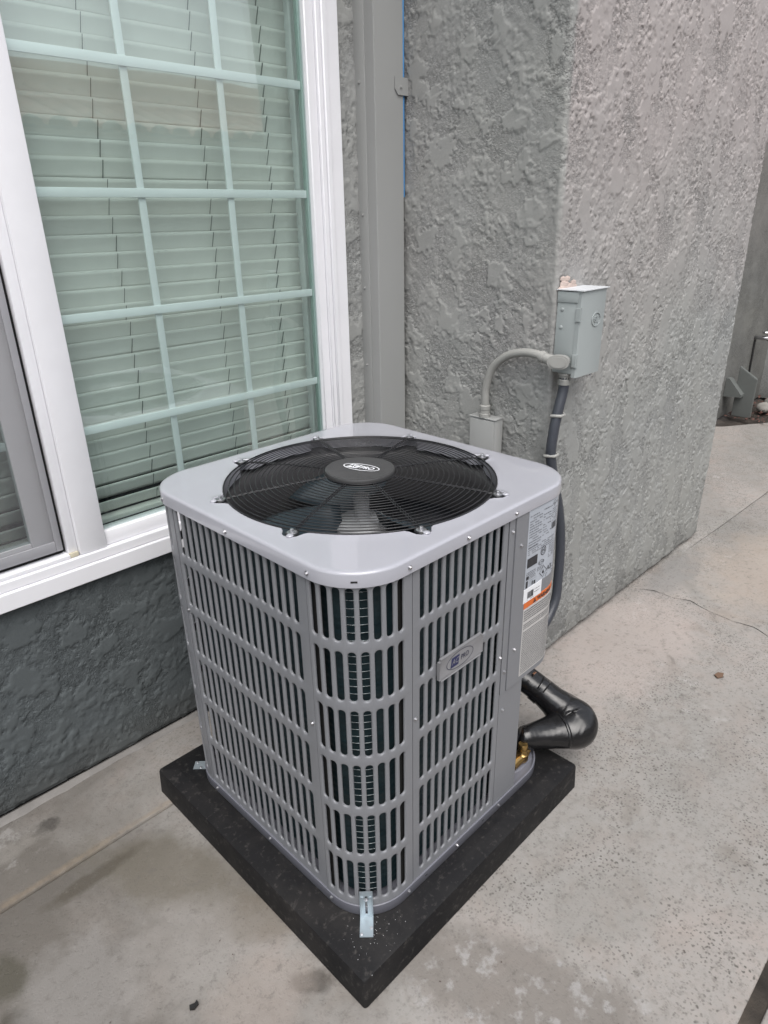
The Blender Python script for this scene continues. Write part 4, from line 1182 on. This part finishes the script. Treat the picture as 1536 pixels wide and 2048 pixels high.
fa = empty('hose_faucet', 'chrome hose faucet sticking out of the far wall', 'faucet', (6.6, 1.9, .6))
bm = bmesh.new(); sweep([(6.42, 1.93, .60), (6.42, 1.86, .60), (6.42, 1.82, .60)], .016, 10, bm=bm); sweep([(6.42, 1.84, .60), (6.42, 1.80, .58), (6.42, 1.78, .53)], .013, 10, bm=bm); obj('spout', bm, M_zinc, fa, True)
bm = bmesh.new(); lathe(bm, [(.035, 0), (.04, .008), (.035, .016)], 8, Matrix.Translation((6.42, 1.84, .64))); obj('handle', bm, M_zinc, fa)
bm = bmesh.new(); sweep([(6.42, 1.92, .58), (6.43, 1.92, .3), (6.41, 1.92, .02)], .008, 6, bm=bm); obj('riser', bm, M_dark, fa)
for i, (x, y, r, lb) in enumerate(((6.36, 1.72, .07, 'rounded pale stone nearest the tall utility cover'), (6.55, 1.70, .09, 'larger rounded stone at the right picture edge'))):
    bm = bmesh.new(); bmesh.ops.create_icosphere(bm, subdivisions=3, radius=r, matrix=Matrix.Translation((x, y, r*.4)) @ Matrix.Diagonal((1.2, .9, .65, 1)))
    for v in bm.verts: v.co += Vector((math.sin(v.co.y*30), math.sin(v.co.z*37), math.sin(v.co.x*28)))*.006
    tag(obj('garden_stone', bm, simple('stone%d' % i, (.26, .25, .23, 1), .85, var=.2), None, True), lb, 'stone')
bm = bmesh.new()
for i in range(240):
    x, y = random.uniform(5.9, 6.8), random.uniform(1.35, 1.9); r = random.uniform(.012, .03)
    a = random.uniform(0, 6.28); v = [bm.verts.new((x+r*math.cos(a+t), y+r*.5*math.sin(a+t), .015+random.uniform(0, .02))) for t in (0, 1.57, 3.14, 4.71)]
    bm.faces.new(v)
tag(obj('fallen_leaves', bm, simple('red_leaf', (.10, .045, .035, 1), .8, var=.3)), 'reddish dry leaves lying on the soil by the far wall', 'leaves', kind='stuff')

# ================================================================== NEIGHBOUR across the alley (seen in the window glass)
nb = empty('neighbour_house', 'beige neighbour house across the alley with a tiled roof, mirrored in the glass', 'house', (0, -3.4, 0))
mkbox('wall', (-9, 12, -3.8, -3.4, 0, 2.35), M_nwall, nb)
bm = bmesh.new(); x = -9
prism(bm, [(-9, -7.5), (12, -7.5), (12, -3.0), (-9, -3.0)], 2.30, 2.34)
for v in bm.verts:
    if v.co.y < -7: v.co.z += 1.35
obj('roof', bm, M_tile, nb)
bm = bmesh.new()
k = 0; x = -8
while x < 11:
    # curved cover tiles at the eave edge, each a half pipe running up the slope
    pr = []
    for (yy, zz_) in ((-2.95, 2.36), (-4.6, 2.36+1.65*.30)):
        row = [bm.verts.new((x+.10*math.cos(a), yy, zz_+.075*math.sin(a))) for a in np.linspace(0, math.pi, 7)]
        pr.append(row)
    for i in range(6): bm.faces.new((pr[0][i], pr[0][i+1], pr[1][i+1], pr[1][i]))
    bm.faces.new(pr[0])
    x += .23
o = obj('roof_tiles', bm, M_tile, nb, True); o['kind'] = 'stuff'
mkbox('fascia', (-9, 12, -3.02, -2.98, 2.16, 2.30), M_wood, nb)
SC.render.engine = 'CYCLES'
SC.cycles.max_bounces = 8; SC.cycles.transparent_max_bounces = 16
